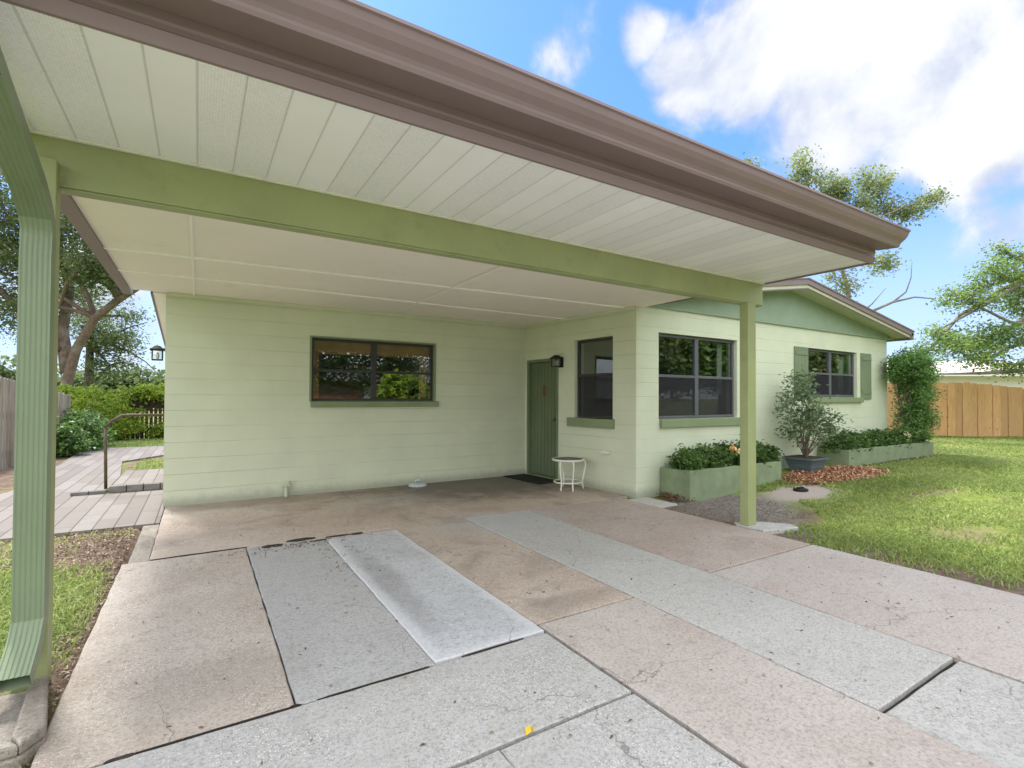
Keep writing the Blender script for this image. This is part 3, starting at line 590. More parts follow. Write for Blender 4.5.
# gable: ply panel, rake soffit, brown drip edge, roof
RX, RZ, SL, YF = 9.10, 3.50, 0.146, 4.80
zr = lambda x: RZ - SL*abs(x-RX)
def undr(x): return zr(x)-0.15
mb=MB(); mb.prism([(5.22,5.10,2.715),(12.965,5.10,2.715),(12.965,5.10,undr(12.965)),(RX,5.10,undr(RX)),(5.22,5.10,undr(5.22))],(0,0.1,0)); mb.build('gable_panel', M['panel'], house)
mb=MB(); mb.box(5.218,12.967,5.082,5.1,2.700,2.735); mb.build('gable_trim', M['panel'], house)
for sgn in (-1,1):
    xe = RX + sgn*(4.27 if sgn>0 else 3.66)
    mb=MB(); mb.prism([(RX,YF+0.03,undr(RX)),(xe,YF+0.03,undr(xe)),(xe,YF+0.03,undr(xe)+0.03),(RX,YF+0.03,undr(RX)+0.03)],(0,5.2-YF,0)); mb.build('rake_soffit', M['cream'], house)
    mb=MB(); mb.prism([(RX,YF,undr(RX)-0.01),(xe,YF,undr(xe)-0.01),(xe,YF,zr(xe)-0.06),(RX,YF,zr(RX)-0.06)],(0,0.028,0)); mb.build('rake_board', M['cream'], house)
    mb=MB(); mb.prism([(RX,YF-0.03,zr(RX)-0.095),(xe,YF-0.03,zr(xe)-0.095),(xe,YF-0.03,zr(xe)-0.01),(RX,YF-0.03,zr(RX)-0.01)],(0,0.028,0)); mb.prism([(RX,YF-0.015,undr(RX)-0.022),(xe,YF-0.015,undr(xe)-0.022),(xe,YF-0.015,undr(xe)-0.004),(RX,YF-0.015,undr(RX)-0.004)],(0,0.014,0)); mb.build('rake_trim', M['brown'], house)
    mb=MB(); mb.prism([(RX,YF-0.04,zr(RX)-0.008),(xe+sgn*0.03,YF-0.04,zr(xe)-0.012),(xe+sgn*0.03,YF-0.04,zr(xe)+0.02),(RX,YF-0.04,zr(RX)+0.02)],(0,8.6,0)); mb.build('roof', M['roof'], house)
mb=MB(); mb.box(13.27,13.37,YF-0.03,13.3,zr(13.5)-0.16,zr(13.5)-0.02); mb.build('eave_gutter', M['brown'], house)
mb=MB(); mb.box(12.96,13.26,5.1,13.2,undr(13.4)-0.0,undr(13.4)+0.02); mb.build('eave_soffit', M['cream'], house)
# rear wing roof on the left, falling away to the back
mb=MB(); mb.prism([(-0.50,7.72,2.70),(-0.50,13.3,2.02),(-0.50,13.3,2.10),(-0.50,7.72,2.80)],(5.9,0,0)); mb.build('roof', M['roof'], house)
mb=MB(); mb.prism([(-0.525,7.72,2.665),(-0.525,13.3,1.985),(-0.525,13.3,2.115),(-0.525,7.72,2.815)],(0.024,0,0)); mb.build('rake_trim', M['brown'], house)
mb=MB(); mb.prism([(-0.5,7.72,2.675),(-0.5,13.3,1.995),(-0.5,13.3,2.012),(-0.5,7.72,2.692)],(0.14,0,0)); mb.build('rake_soffit', M['ceil'], house)
# furnishings that show through the wide back window
v_ = thing('window_valance', (2.3,7.9,2.0), 'orange brown wooden valance across the top inside the wide window', 'valance')
mb=MB(); mb.box(1.40,3.23,7.80,7.815,2.02,2.22); mb.build('board', M['interior_wood'], v_); mb=MB(); mb.box(1.40,1.50,7.80,7.812,1.35,2.018); mb.build('side_panel', M['interior_wood'], v_); mb=MB(); mb.box(3.06,3.18,7.80,7.812,1.35,2.018); mb.build('side_panel', M['interior_wood'], v_)
s_ = thing('sofa', (1.95,8.3,0), 'blue grey sofa back with red lower edge seen through the wide window', 'sofa')
mb=MB(); mb.box(1.45,2.9,8.15,8.35,0.7,1.62,top=(0,-0.25)); mb.build('backrest', M['fabric'], s_, bevel=0.04); mb=MB(); mb.box(1.4,2.95,8.05,8.14,0.6,1.42); mb.build('throw', M['redcloth'], s_, bevel=0.02); mb=MB(); mb.box(1.45,2.9,8.36,9.0,0.12,0.7); mb.build('seat', M['fabric'], s_, bevel=0.03)
def shrub(name, base, blobs, leafm, label, cat, group=None, nclump=60, per=40, cr=0.08, leaf=0.05, aspect=0.5, stems=8, stemr=0.01, spread=0.3, barkm=None, shell=0.4):
    t = thing(name, base, label, cat, group); P, tn, cc = clump_cloud(blobs, nclump, per, cr, shell)
    mb=MB()
    for i in range(stems):
        c = Vector(cc[random.randrange(len(cc))]); b = Vector(base)+Vector((random.uniform(-1,1),random.uniform(-1,1),0))*stemr*4
        mb.tube(limb_path(b, c, 0.08, 4), [stemr, stemr*0.85, stemr*0.7, stemr*0.5, stemr*0.3], 6, cap=False)
    mb.build('stem', barkm or M['bark'], t, smooth=True)
    V, Fq, vv = leaves(P, leaf, aspect, 0.3, tn, spread); fast_mesh('foliage', V, Fq, leafm, vv, t); return t
shrub('houseplant', (2.62,7.93,1.33), [((2.62,7.96,1.58),(0.2,0.08,0.2),1)], M['leaf_bright'], 'bright green houseplant standing inside the wide window', 'houseplant', nclump=40, per=20, cr=0.05, leaf=0.07, stems=6, stemr=0.004)

# ================================================================== CARPORT
cp = thing('carport', (-0.66,3.33,0), 'green beam and post carport with white soffit and brown gutter', 'carport')
CZ = 2.69; XL, XR = -0.72, 5.40
mb=MB(); mb.box(XL-0.02,XR,3.34,3.445,2.44,CZ-0.002); mb.box(XL-0.02,XR+0.001,3.352,3.432,2.428,2.44); mb.build('beam', M['green'], cp, bevel=0.004)
mb=MB(); mb.box(XL-0.015,-0.605,3.275,3.37,-0.03,2.55); mb.build('post', M['green'], cp, bevel=0.004)
mb=MB(); mb.box(5.06,5.205,3.30,3.40,0.012,2.438); mb.build('post', M['green'], cp, bevel=0.004)
mb=MB(); mb.box(XL,XR,2.27,3.338,CZ,CZ+0.012); mb.build('soffit', M['soffit'], cp)
mb=MB(); mb.box(XL,XR,3.318,3.337,CZ-0.014,CZ-0.001); mb.box(XL,XL+0.02,2.27,3.317,CZ-0.014,CZ-0.001)
x=XL+0.175
while x<XR:                                              # screw heads / notches of the J channel
    mb.box(x-0.008,x+0.008,3.310,3.3175,CZ-0.013,CZ-0.003); x+=0.1737
mb.build('soffit_channel', M['white_metal'], cp)
mb=MB(); mb.box(XL,XR,3.447,7.70,CZ,CZ+0.012); mb.build('ceiling_board', M['ceil'], cp)
mb=MB()
mb.prism([(XL,5.60,CZ-0.014),(5.16,5.28,CZ-0.014),(5.16,5.33,CZ-0.014),(XL,5.65,CZ-0.014)],(0,0,0.0135))
mb.prism([(XL,6.50,CZ-0.014),(5.10,6.58,CZ-0.014),(5.10,6.645,CZ-0.014),(XL,6.565,CZ-0.014)],(0,0,0.0135))
mb.box(-0.074,-0.054,3.45,7.65,CZ-0.018,CZ-0.0142); mb.box(2.502,2.536,3.45,7.65,CZ-0.018,CZ-0.0142); mb.build('ceiling_batten', M['batten'], cp)
mb=MB(); mb.box(-0.35,5.03,7.625,7.658,2.64,CZ-0.002); w2box(mb,0.04,L2-0.02,0.002,0.03,2.645,CZ-0.002); mb.build('wall_moulding', M['wall'], cp)
# left and right fascia, front fascia with stepped profile
mb=MB(); mb.box(XL-0.10,XL-0.001,2.27,7.95,2.665,2.90); mb.build('fascia', M['brown'], cp, bevel=0.004)
mb=MB(); mb.box(XR+0.001,XR+0.03,2.27,4.76,2.675,2.90); mb.build('fascia', M['brown'], cp, bevel=0.004)
mb=MB(); x0,x1=XL-0.101,XR+0.031
mb.prism([(x0,2.269,2.675),(x0,2.269,2.90),(x0,2.232,2.90),(x0,2.232,2.765),(x0,2.24,2.758),(x0,2.24,2.735),(x0,2.232,2.728),(x0,2.25,2.675)],(x1-x0,0,0)); mb.build('fascia', M['brown'], cp, bevel=0.002)
# K-style gutter: open trough with an ogee face and capped ends
outer=[(2.230,2.905),(2.230,2.800),(2.060,2.786),(2.050,2.800),(2.047,2.812),(2.035,2.826),(2.005,2.85),(1.985,2.875),(1.975,2.905),(1.963,2.91),(1.963,2.925),(1.975,2.925)]
inner=[(1.985,2.912),(1.995,2.88),(2.015,2.856),(2.045,2.832),(2.062,2.795),(2.226,2.808),(2.226,2.905)]
pts=[(x0-0.02,y,z) for y,z in outer+inner]
mb=MB(); mb.prism(pts,(x1-x0+0.05,0,0)); 
for xx in (x0-0.022, x1+0.030): mb.prism([(xx,y,z) for y,z in outer],(0.0018,0,0))
mb.build('gutter', M['brown'], cp)
mb=MB(); mb.prism([(XL-0.12,2.20,2.902),(XL-0.12,7.72,2.96),(XL-0.12,7.72,2.99),(XL-0.12,2.20,2.93)],(XR-XL+0.16,0,0)); mb.build('roof', M['roof'], cp)
# downspout: outlet, long diagonal back to the post, straight drop, kick-out elbow
pts=[(-0.655,2.12,2.80),(-0.655,2.13,2.70),(-0.655,2.20,2.63)]; ups=[(0,-1,0),(0,-.98,-.2),(0,-.5,-.87)]
pts+=[(-0.655,3.02,2.335),(-0.656,3.11,2.29)]; ups+=[(0,-.42,-.9),(0,-.55,-.83)]
for k in range(4):
    a=0.25+k*0.25; pts.append((-0.657,3.145+0.085*math.sin(a*PI/2),2.25-0.035*k-0.0)); ups.append((0,-math.sin(a*PI/2)*1.0-0.1,-math.cos(a*PI/2)))
pts+=[(-0.660,3.232,2.05),(-0.662,3.232,0.34)]; ups+=[(0,-1,0),(0,-1,0)]
for k in range(1,6):
    a=k/5*R(58); pts.append((-0.664,3.232-0.11*(1-math.cos(a))-0.02*k*0.3,0.34-0.022*k)); ups.append((0,-math.cos(a),math.sin(a)))
pts.append((-0.668,3.02,0.135)); ups.append((0,-math.cos(R(58)),math.sin(R(58))))
ups=[Vector(u).normalized() for u in ups]
mb=MB(); mb.recttube(pts,ups,0.112,0.078,ribs=6)
ds=mb.build('downspout', M['spout'], cp)
sm=ds.modifiers.new('thickness','SOLIDIFY'); sm.thickness=0.0015

# splash block at the foot
mb=MB(); mb.prism([(-0.82,3.20,-0.04),(-0.585,3.20,-0.04),(-0.50,2.72,-0.04),(-0.56,2.62,-0.04),(-0.90,2.62,-0.04),(-0.95,2.72,-0.04)],(0,0,0.06))
for q in ([(-0.585,3.20),(-0.50,2.72),(-0.56,2.62),(-0.60,2.70),(-0.645,3.18)],[(-0.82,3.20),(-0.76,3.18),(-0.86,2.70),(-0.90,2.62),(-0.95,2.72)],[(-0.56,2.62),(-0.90,2.62),(-0.86,2.68),(-0.60,2.68)]):
    mb.prism([(x,y,0.0205) for x,y in q],(0,0,0.05))
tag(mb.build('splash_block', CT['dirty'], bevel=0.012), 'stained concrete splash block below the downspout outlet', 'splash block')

# ================================================================== SMALL THINGS
def lantern(name, c, nrm, label, w=0.1, h=0.2, group=None):
    "coach lantern; c = point on the wall, nrm = outward"
    t = thing(name, c, label, 'wall lantern', group); c=Vector(c); n=Vector(nrm).normalized(); s=n.cross(Vector((0,0,1))); 
    def b(mb, s0,s1,n0,n1,z0,z1,tap=0.0):
        i=len(mb.v); mb.v += [tuple(c+s*a*(1+(-tap if z==z1 else 0))+n*((d-0.11)*(1+(-tap if z==z1 else 0))+0.11)+Vector((0,0,z))) for a,d,z in ((s0,n0,z0),(s1,n0,z0),(s1,n1,z0),(s0,n1,z0),(s0,n0,z1),(s1,n0,z1),(s1,n1,z1),(s0,n1,z1))]
        mb.f += [tuple(i+k for k in q) for q in ((0,3,2,1),(4,5,6,7),(0,1,5,4),(1,2,6,5),(2,3,7,6),(3,0,4,7))]; mb.var += [0.5]*8
    mb=MB(); b(mb,-0.05,0.05,0,0.015,-0.08,0.09); b(mb,-0.012,0.012,0.015,0.10,0.075,0.09); mb.build('backplate', M['black'], t)
    mb=MB(); q=w/2; b(mb,-q-0.02,q+0.02,0.11-q-0.02,0.11+q+0.02,0.055,0.075); b(mb,-q-0.01,q+0.01,0.11-q-0.01,0.11+q+0.01,0.0755,0.12,0.6); b(mb,-q,q,0.11-q,0.11+q,-0.075,-0.06)
    for a in (-1,1):
        for e in (-1,1): b(mb, a*(q-0.004)-0.005,a*(q-0.004)+0.005,0.11+e*(q-0.004)-0.005,0.11+e*(q-0.004)+0.005,-0.0595,0.0545)
    mb.build('cage', M['black'], t)
    mb=MB(); b(mb,-q+0.012,q-0.012,0.11-q+0.012,0.11+q-0.012,-0.059,0.054); mb.build('glass', M['lampglass'], t)
    mb=MB(); mb.tube([c+n*0.11+Vector((0,0,-0.055)),c+n*0.11+Vector((0,0,-0.02)),c+n*0.11+Vector((0,0,0.01)),c+n*0.11+Vector((0,0,0.035))],[0.012,0.022,0.02,0.006],10); mb.build('bulb', M['blind'], t, smooth=True)
    return t
lantern('wall_lantern', w2(0.97,0.0,1.97), N2, 'black square wall lantern beside the green door', 0.12)
lantern('wall_lantern', (-0.358,8.15,1.93), (-1,0,0), 'lantern with cloudy glass on the far left side wall of the house', 0.12)
# door mat
mb=MB()
cs=[w2(0.02,0.04,0.002),w2(1.0,0.04,0.002),w2(1.0,0.50,0.002),w2(0.02,0.50,0.002)]; mb.prism(cs,(0,0,0.014)); tag(mb.build('doormat', M['mat'], bevel=0.004),'thin black rubber doormat on the slab before the green door','doormat')
# side table
tb = thing('side_table', (4.80,6.10,0), 'small cream metal side table with curved legs beside the doorway', 'side table')
mb=MB(); n=28; cx,cy=4.80,6.10; r=0.225; top=[]; 
mb.prism([(cx+r*math.cos(2*PI*k/n),cy+r*math.sin(2*PI*k/n),0.452) for k in range(n)],(0,0,0.008)); mb.build('table_top', M['grey_block'], tb)
mb=MB(); mb.tube([(cx+(r+0.008)*math.cos(2*PI*k/n),cy+(r+0.008)*math.sin(2*PI*k/n),0.448) for k in range(n+1)],0.017,8); mb.build('rim', M['white_metal'], tb, smooth=True)
mb=MB(); mb.tube([(cx+0.215*math.cos(2*PI*k/n),cy+0.215*math.sin(2*PI*k/n),0.115) for k in range(n+1)],0.011,8); mb.build('lower_ring', M['white_metal'], tb, smooth=True)
for a in (R(205),R(250),R(325),R(70)):
    a2=a; mb=MB(); prof=[(0.225,0.45),(0.255,0.42),(0.262,0.36),(0.245,0.27),(0.225,0.18),(0.215,0.115),(0.222,0.05),(0.24,0.002)]
    mb.tube([(cx+p*math.cos(a2),cy+p*math.sin(a2),z) for p,z in prof],0.0125,8); mb.build('leg', M['white_metal'], tb, smooth=True)
# drain cap at the wall, cleanout in the lawn, leaf
mb=MB(); n=14; mb.tube([(2.93,7.50,0.001),(2.93,7.50,0.03),(2.93,7.50,0.05)],[0.15,0.14,0.08],14); mb.tube([(2.90,7.52,0.05),(2.90,7.50,0.085),(2.95,7.47,0.09),(2.99,7.49,0.05)],0.018,8); tag(mb.build('drain_cap', M['plastic'], bevel=0.004),'pale blue grey drain cap on the slab at the foot of the back wall','drain cap')
mb=MB(); z=float(gz(np.array(7.4),np.array(3.97))); mb.tube([(7.42,4.02,z-0.02),(7.42,4.02,z+0.03),(7.42,4.02,z+0.04)],[0.10,0.10,0.06],12); mb.box(7.36,7.48,4.0,4.04,z+0.04,z+0.055); tag(mb.build('cleanout_cover', M['black'], bevel=0.004),'small black sewer cleanout cover in the bare sandy patch','cleanout cover')
V,Fq,vv = leaves(np.array([[1.20,1.755,0.012],[1.18,1.76,0.010]]),0.032,0.7); tag(fast_mesh('fallen_leaf',V,Fq,M['yellow'],vv),'curled yellow leaf lying on the joint in the nearest slabs','leaf')

# handrail on the side step
hr = thing('handrail', (-1.12,9.3,0), 'rusty brown metal handrail over the side step', 'handrail')
mb=MB(); mb.tube([(-1.12,9.3,0.04),(-1.135,9.3,0.93)],0.02,8); mb.build('post', M['rail'], hr, smooth=True)
mb=MB(); mb.tube([(-1.145,9.3,0.925),(-1.06,9.3,1.02),(-0.95,9.3,1.095),(-0.85,9.3,1.10),(-0.40,9.3,1.095)],0.022,8); mb.build('top_rail', M['rail'], hr, smooth=True)
# block edging of the step: two tiers
for nm,x0,x1,z0,z1,y0,y1,lab in (('step_edging',-1.48,-1.06,0.002,0.045,9.10,9.22,'low dark edging course at the left end of the side step'),('step_edging',-1.058,-0.365,0.002,0.098,9.10,9.235,'taller dark block edging against the house at the side step')):
    mb=MB(); x=x0
    while x<x1-0.01:
        w=min(0.195,x1-x); mb.box(x,x+w-0.006,y0+random.uniform(0,.006),y1,z0,z1+random.uniform(-.003,.003)); x+=0.2
    tag(mb.build(nm,M['grey_block'],bevel=0.004),lab,'edging')

# planters
def planter(x0,x1,y0,y1,z0,z1,label,rounded=0.0):
    t=thing('planter_box',((x0+x1)/2,y0,z0),label,'planter','painted block planters along the front wall')
    th=0.09; mb=MB(); k=rounded
    out=[(x0,y1),(x0,y0+k*0.4),(x0+k*0.15,y0),(x1-k,y0),(x1,y0+k),(x1,y1)] if k else [(x0,y1),(x0,y0),(x1,y0),(x1,y1)]
    inn=[(x0+th,y1),(x0+th,y0+th),(x1-th,y0+th),(x1-th,y1)]
    mb.prism([(x,y,z0-0.06) for x,y in [(x0,y1),(x0,y0),(x0+th,y0+th),(x0+th,y1)]],(0,0,z1-z0+0.06))
    mb.prism([(x,y,z0-0.06) for x,y in [(x0,y0),(x1,y0),(x1-th,y0+th),(x0+th,y0+th)]],(0,0,z1-z0+0.06))
    mb.prism([(x,y,z0-0.06) for x,y in [(x1,y0),(x1,y1),(x1-th,y1),(x1-th,y0+th)]],(0,0,z1-z0+0.06))
    mb.build('wall',M['planter'],t,bevel=0.006)
    mb=MB(); mb.box(x0+th,x1-th,y0+th,y1,z0,z1-0.07); mb.build('soil_fill',M['bedsoil'],t); return t
planter(5.70,7.90,4.58,5.10,-0.0,0.39,'green painted block planter under the large front window')
planter(10.02,13.75,4.56,5.11,0.155,0.46,'long green painted block planter under the shuttered window')
for i,(x,lab) in enumerate(((5.98,'glossy low shrub at the left end of the nearer planter'),(6.45,'low shrub with a pale tip, second from the left in the nearer planter'),(6.92,'glossy low shrub beside the orange bloom in the nearer planter'),(7.38,'low shrub partly behind the right carport post'),(7.80,'sparse low shrub at the right end of the nearer planter'))):
    hh=(0.17,0.2,0.21,0.2,0.15)[i]
    shrub('planter_shrub',(x,4.88,0.33),[((x,4.84,0.40+hh*0.5),(0.27,0.2,hh),1)],M['leaf_dark'],lab,'shrub','low shrubs in the nearer planter',nclump=60,per=34,cr=0.055,leaf=0.06,aspect=0.5,stems=14,stemr=0.006,spread=0.4)
for i,(x,lab) in enumerate(((10.25,'low dark shrub at the left end of the long planter behind the pot'),(10.8,'dense low shrub, second from the left in the long planter'),(11.4,'dense low shrub, third from the left in the long planter'),(12.0,'dense low shrub, fourth from the left in the long planter'),(12.6,'low shrub just left of the tall climbing shrub'),(13.25,'low pale-tipped shrub at the foot of the tall climbing shrub'))):
    shrub('planter_shrub',(x,4.86,0.40),[((x,4.83,0.54),(0.36,0.22,0.20),1)],M['leaf_dark'],lab,'shrub','low shrubs in the long planter',nclump=70,per=34,cr=0.06,leaf=0.06,aspect=0.5,stems=12,stemr=0.006,spread=0.4)
# blooms
def bloom(c, m_, lab, r=0.035):
    P=np.array(c)+rng.normal(size=(14,3))*r*0.5; V,Fq,vv=leaves(P,r*1.5,0.8); tag(fast_mesh('bloom',V,Fq,m_,vv),lab,'flower')
bloom((6.83,4.70,0.63),M['ped'],'upper orange bloom among the nearer planter shrubs',0.05); bloom((6.90,4.66,0.575),M['pale_petal'],'pale lower bloom just under the orange one',0.045)
bloom((12.55,4.62,0.66),M['pale_petal'],'pale bloom left of the climbing shrub foot',0.06); bloom((13.15,4.62,0.62),M['pale_petal'],'pale bloom under the climbing shrub',0.05)

# climbing shrub at the corner of the house
cs_ = at(912,430,11.3); bx,by=13.25,4.75
shrub('climbing_shrub',(bx,by,0.4),[((bx-0.05,by,2.05),(0.52,0.45,0.42),4.2),((bx+0.02,by,1.45),(0.36,0.35,0.4),2),((bx+0.1,by,0.95),(0.40,0.32,0.40),2.2),((bx-0.1,by,0.62),(0.45,0.3,0.2),1.0),((bx-0.62,by+0.05,2.02),(0.22,0.2,0.26),0.6),((bx+0.35,by,1.75),(0.25,0.25,0.45),1.0)],M['leaf_vine'],'tall dense climbing shrub trained up the right corner of the house','shrub',nclump=470,per=46,cr=0.085,leaf=0.052,aspect=0.5,stems=22,stemr=0.018,spread=0.35)

# pot and fig
pt = thing('plant_pot',(8.98,4.72,0.13),'slate blue grey square stepped planter pot','plant pot')
def frust(mb,cx,cy,z0,z1,a,b):
    i=len(mb.v); mb.v+=[(cx-a,cy-a,z0),(cx+a,cy-a,z0),(cx+a,cy+a,z0),(cx-a,cy+a,z0),(cx-b,cy-b,z1),(cx+b,cy-b,z1),(cx+b,cy+b,z1),(cx-b,cy+b,z1)]; mb.f+=[tuple(i+k for k in q) for q in ((0,3,2,1),(4,5,6,7),(0,1,5,4),(1,2,6,5),(2,3,7,6),(3,0,4,7))]; mb.var+=[.5]*8
mb=MB(); frust(mb,8.90,4.74,0.12,0.20,0.17,0.18); frust(mb,8.90,4.74,0.201,0.28,0.19,0.205); frust(mb,8.90,4.74,0.281,0.35,0.212,0.225); mb.build('body',M['slate'],pt,bevel=0.006)
mb=MB(); frust(mb,8.90,4.74,0.351,0.385,0.26,0.265); mb.build('rim',M['slate'],pt,bevel=0.006)
mb=MB(); frust(mb,8.90,4.74,0.386,0.395,0.23,0.23); mb.build('soil_fill',M['bedsoil'],pt)
shrub('potted_shrub',(8.90,4.74,0.39),[((8.78,4.72,1.30),(0.36,0.3,0.40),2.6),((9.25,4.7,1.02),(0.36,0.3,0.26),1.4),((8.45,4.7,0.95),(0.28,0.28,0.36),1.2),((8.95,4.72,0.80),(0.33,0.3,0.25),0.9),((8.62,4.7,1.70),(0.22,0.16,0.2),0.7),((9.55,4.7,0.86),(0.2,0.15,0.12),0.35),((8.35,4.7,1.42),(0.14,0.12,0.18),0.3)],M['leaf_fig'],'airy grey green shrub growing in the slate pot','shrub',nclump=135,per=17,cr=0.085,leaf=0.075,aspect=0.40,stems=34,stemr=0.007,spread=0.5,shell=0.35)
# mulch around the pot, litter on the drive, litter on bare soil: nobody could count them
def chips(name, n, fx, size, mat, label, cat, z=0.004, zf=None):
    P=fx(n); P=np.column_stack([P, (zf(P[:,0],P[:,1]) if zf else 0)+z*(0.3+rng.random(len(P)))])
    V,Fq,vv=leaves(P,size,0.35,2.0); V[:,2]=np.maximum(V[:,2], (zf(V[:,0],V[:,1]) if zf else 0)+0.0015); return tag(fast_mesh(name,V,Fq,mat,vv),kind='stuff',label=label,cat=cat)
def ell(cx,cy,rx,ry):
    def f(n):
        a=rng.random(n)*2*PI; r_=np.sqrt(rng.random(n))*(0.8+0.35*rng.random(n)); return np.column_stack([cx+rx*r_*np.cos(a),cy+ry*r_*np.sin(a)])
    return f
chips('mulch',7000,ell(8.95,4.28,1.18,0.50),0.06,M['chips'],'loose orange brown mulch chips around the slate pot','mulch',0.03,gz)
def litterpts(n):
    a=rng.random((n,2)); k=int(n*0.22)
    q=np.column_stack([-0.4+5.3*a[:,0],0.9+6.4*a[:,1]])
    q[:k]=np.column_stack([rng.normal(0.75,0.30,k),5.16-np.abs(rng.normal(0,0.13,k))])
    q[k:2*k]=np.column_stack([rng.normal(1.15,0.12,k),4.4+rng.random(k)*0.8-0.6*rng.random(k)])
    return q
chips('drive_litter',1000,litterpts,0.024,M['litter'],'scattered dark leaf crumbs on the driveway slabs','leaf litter',0.006)
def near_edge(n):
    q=np.column_stack([-0.56-np.abs(rng.normal(0,0.18,n))+0.03,2.5+4.2*rng.random(n)]); q[:n//2]=np.column_stack([-0.6-1.3*rng.random(n//2),5.6+1.15*rng.random(n//2)]); return q
chips('soil_litter',4200,near_edge,0.028,M['tanlitter'],'dry leaf litter on the bare soil left of the drive','leaf litter',0.02,gz)
def rt_edge(n): return np.column_stack([5.05+1.5*rng.random(n)**1.3,3.3+1.2*rng.random(n)])
chips('bed_litter',2200,rt_edge,0.022,M['tanlitter'],'dry litter on the bare strip before the nearer planter','leaf litter',0.012,gz)
chips('bed_weed',160,lambda n: np.column_stack([rng.normal(5.62,0.08,n),rng.normal(4.80,0.14,n)]),0.05,M['redcloth'],'dark purple weeds at the left foot of the nearer planter','weeds',0.07,gz)
# dark oily scuff marks where the joint has broken away
mb=MB()
for cx,cy,rx,ry in ((0.60,5.17,0.10,0.045),(0.86,5.25,0.15,0.045),(1.20,5.21,0.13,0.022),(1.02,5.14,0.1,0.014),(-0.05,5.243,0.3,0.012),(1.38,5.20,0.07,0.03),(0.2,5.245,0.2,0.012),(0.385,2.455,0.022,0.010),(0.1,2.454,0.3,0.005),(0.75,2.454,0.30,0.004),(1.4,2.456,0.2,0.004),(-0.24,2.45,0.06,0.012)):
    mb.prism([(cx+rx*math.cos(2*PI*k/16)*random.uniform(.75,1.1),cy+ry*math.sin(2*PI*k/16)*random.uniform(.7,1.2),-0.004) for k in range(16)],(0,0,0.0085) if cy>5 else (0,0,0.0062))
struct(mb.build('joint_scar',M['soil']))

# grass blades
def blades(n, region, hgt, name, label):
    q=region(n); z=gz(q[:,0],q[:,1]); n=len(q)
    h=hgt*(0.5+0.9*rng.random(n)); a=rng.random(n)*2*PI; lean=rng.normal(size=(n,2))*0.95
    dist=np.hypot(q[:,0],q[:,1]); w=0.0012+0.0008*dist
    b=np.column_stack([q,z]); dx=np.column_stack([np.cos(a),np.sin(a),np.zeros(n)])*w[:,None]
    mid=b+np.column_stack([lean*0.35*h[:,None],h*0.6]); tip=b+np.column_stack([lean*h[:,None],h*(0.95-0.25*np.abs(lean[:,0]))])
    V=np.stack([b-dx,b+dx,mid+dx*0.7,tip,mid-dx*0.7],1).reshape(-1,3); i=np.arange(n)*5; Fq=np.concatenate([np.stack([i,i+1,i+2,i+4],1)])
    # tip as a degenerate-free second quad
    F2=np.stack([i+4,i+2,i+3,i+3],1)[:, :3]
    me_v=np.repeat(np.clip(rng.random(n)**1.3*0.85+0.18*(np.sin(q[:,0]*1.9+2*np.sin(q[:,1]*0.8))*np.sin(q[:,1]*2.3)),0,0.98)+0.02,5)
    me=bpy.data.meshes.new(name); me.vertices.add(len(V)); me.vertices.foreach_set('co',V.astype(np.float32).ravel())
    li=np.concatenate([Fq.ravel(),F2.ravel()]).astype(np.int32); me.loops.add(len(li)); me.loops.foreach_set('vertex_index',li)
    ls=np.concatenate([np.arange(n)*4, n*4+np.arange(n)*3]).astype(np.int32); lt=np.concatenate([np.full(n,4),np.full(n,3)]).astype(np.int32)
    me.polygons.add(2*n); me.polygons.foreach_set('loop_start',ls); me.polygons.foreach_set('loop_total',lt); me.update(calc_edges=True)
    at_=me.attributes.new('var','FLOAT','POINT'); at_.data.foreach_set('value',np.clip(me_v,0,1).astype(np.float32)); me.materials.append(M['grass'])
    o=bpy.data.objects.new(name,me); COL.objects.link(o); return tag(o,label,'grass',kind='stuff')
def patchy(q, thr=0.15):
    f=np.sin(q[:,0]*2.1+0.7*np.sin(q[:,1]*1.7))*np.sin(q[:,1]*2.6+1.3*np.sin(q[:,0]*0.9))+0.35*np.sin(q[:,0]*7.3+q[:,1]*5.1)*np.sin(q[:,1]*8.9-q[:,0]*3)
    return rng.random(len(q)) < np.clip(0.55+f*0.62+thr,0.05,1)
def reg_right(n):
    r_=1.0+24*rng.random(n)**1.25; th=R(5)+rng.random(n)*R(46)      # bearing from the station, measured from +X
    q=np.column_stack([r_*np.cos(th),r_*np.sin(th)]); x,y=q[:,0],q[:,1]
    ok=(x>5.03)&(y<4.55+0.0*x)&(y>-0.5)
    far=(x>13.9)&(y<9.0)&(y>=4.55); ok=ok|far
    ok&=~((x<6.9+0.25*np.sin(y*5))&(y>3.15+0.2*np.sin(x*6)))&~(((x-7.35)/0.68)**2+((y-3.95)/0.45)**2<0.45+0.7*rng.random(n)+0.25*np.sin(x*9)*np.sin(y*11))&~(((x-8.95)/1.15)**2+((y-4.30)/0.5)**2<0.6+0.6*rng.random(n))
    edge=np.clip((x-5.0)/0.9+0.35*np.sin(y*3.1)*np.sin(y*7.7+1),0.10,1); ok&=rng.random(n)<edge
    ok&=~((y>4.3)&(x<13.9)&(x>9.9)&(rng.random(n)<0.85))
    q=q[ok]; return q[patchy(q,0.05)]
blades(620000, reg_right, 0.045, 'lawn', 'patchy bright green lawn right of the driveway')
def reg_left(n):
    q=np.column_stack([-0.56-2.6*rng.random(n),2.3+4.4*rng.random(n)]); x,y=q[:,0],q[:,1]
    dens=np.clip((5.7-y)*1.0+(-x-0.8)*0.8,0.03,1)*np.clip((-x-0.52)*5.5,0,1); q=q[rng.random(n)<dens]; return q[patchy(q,0.1)]
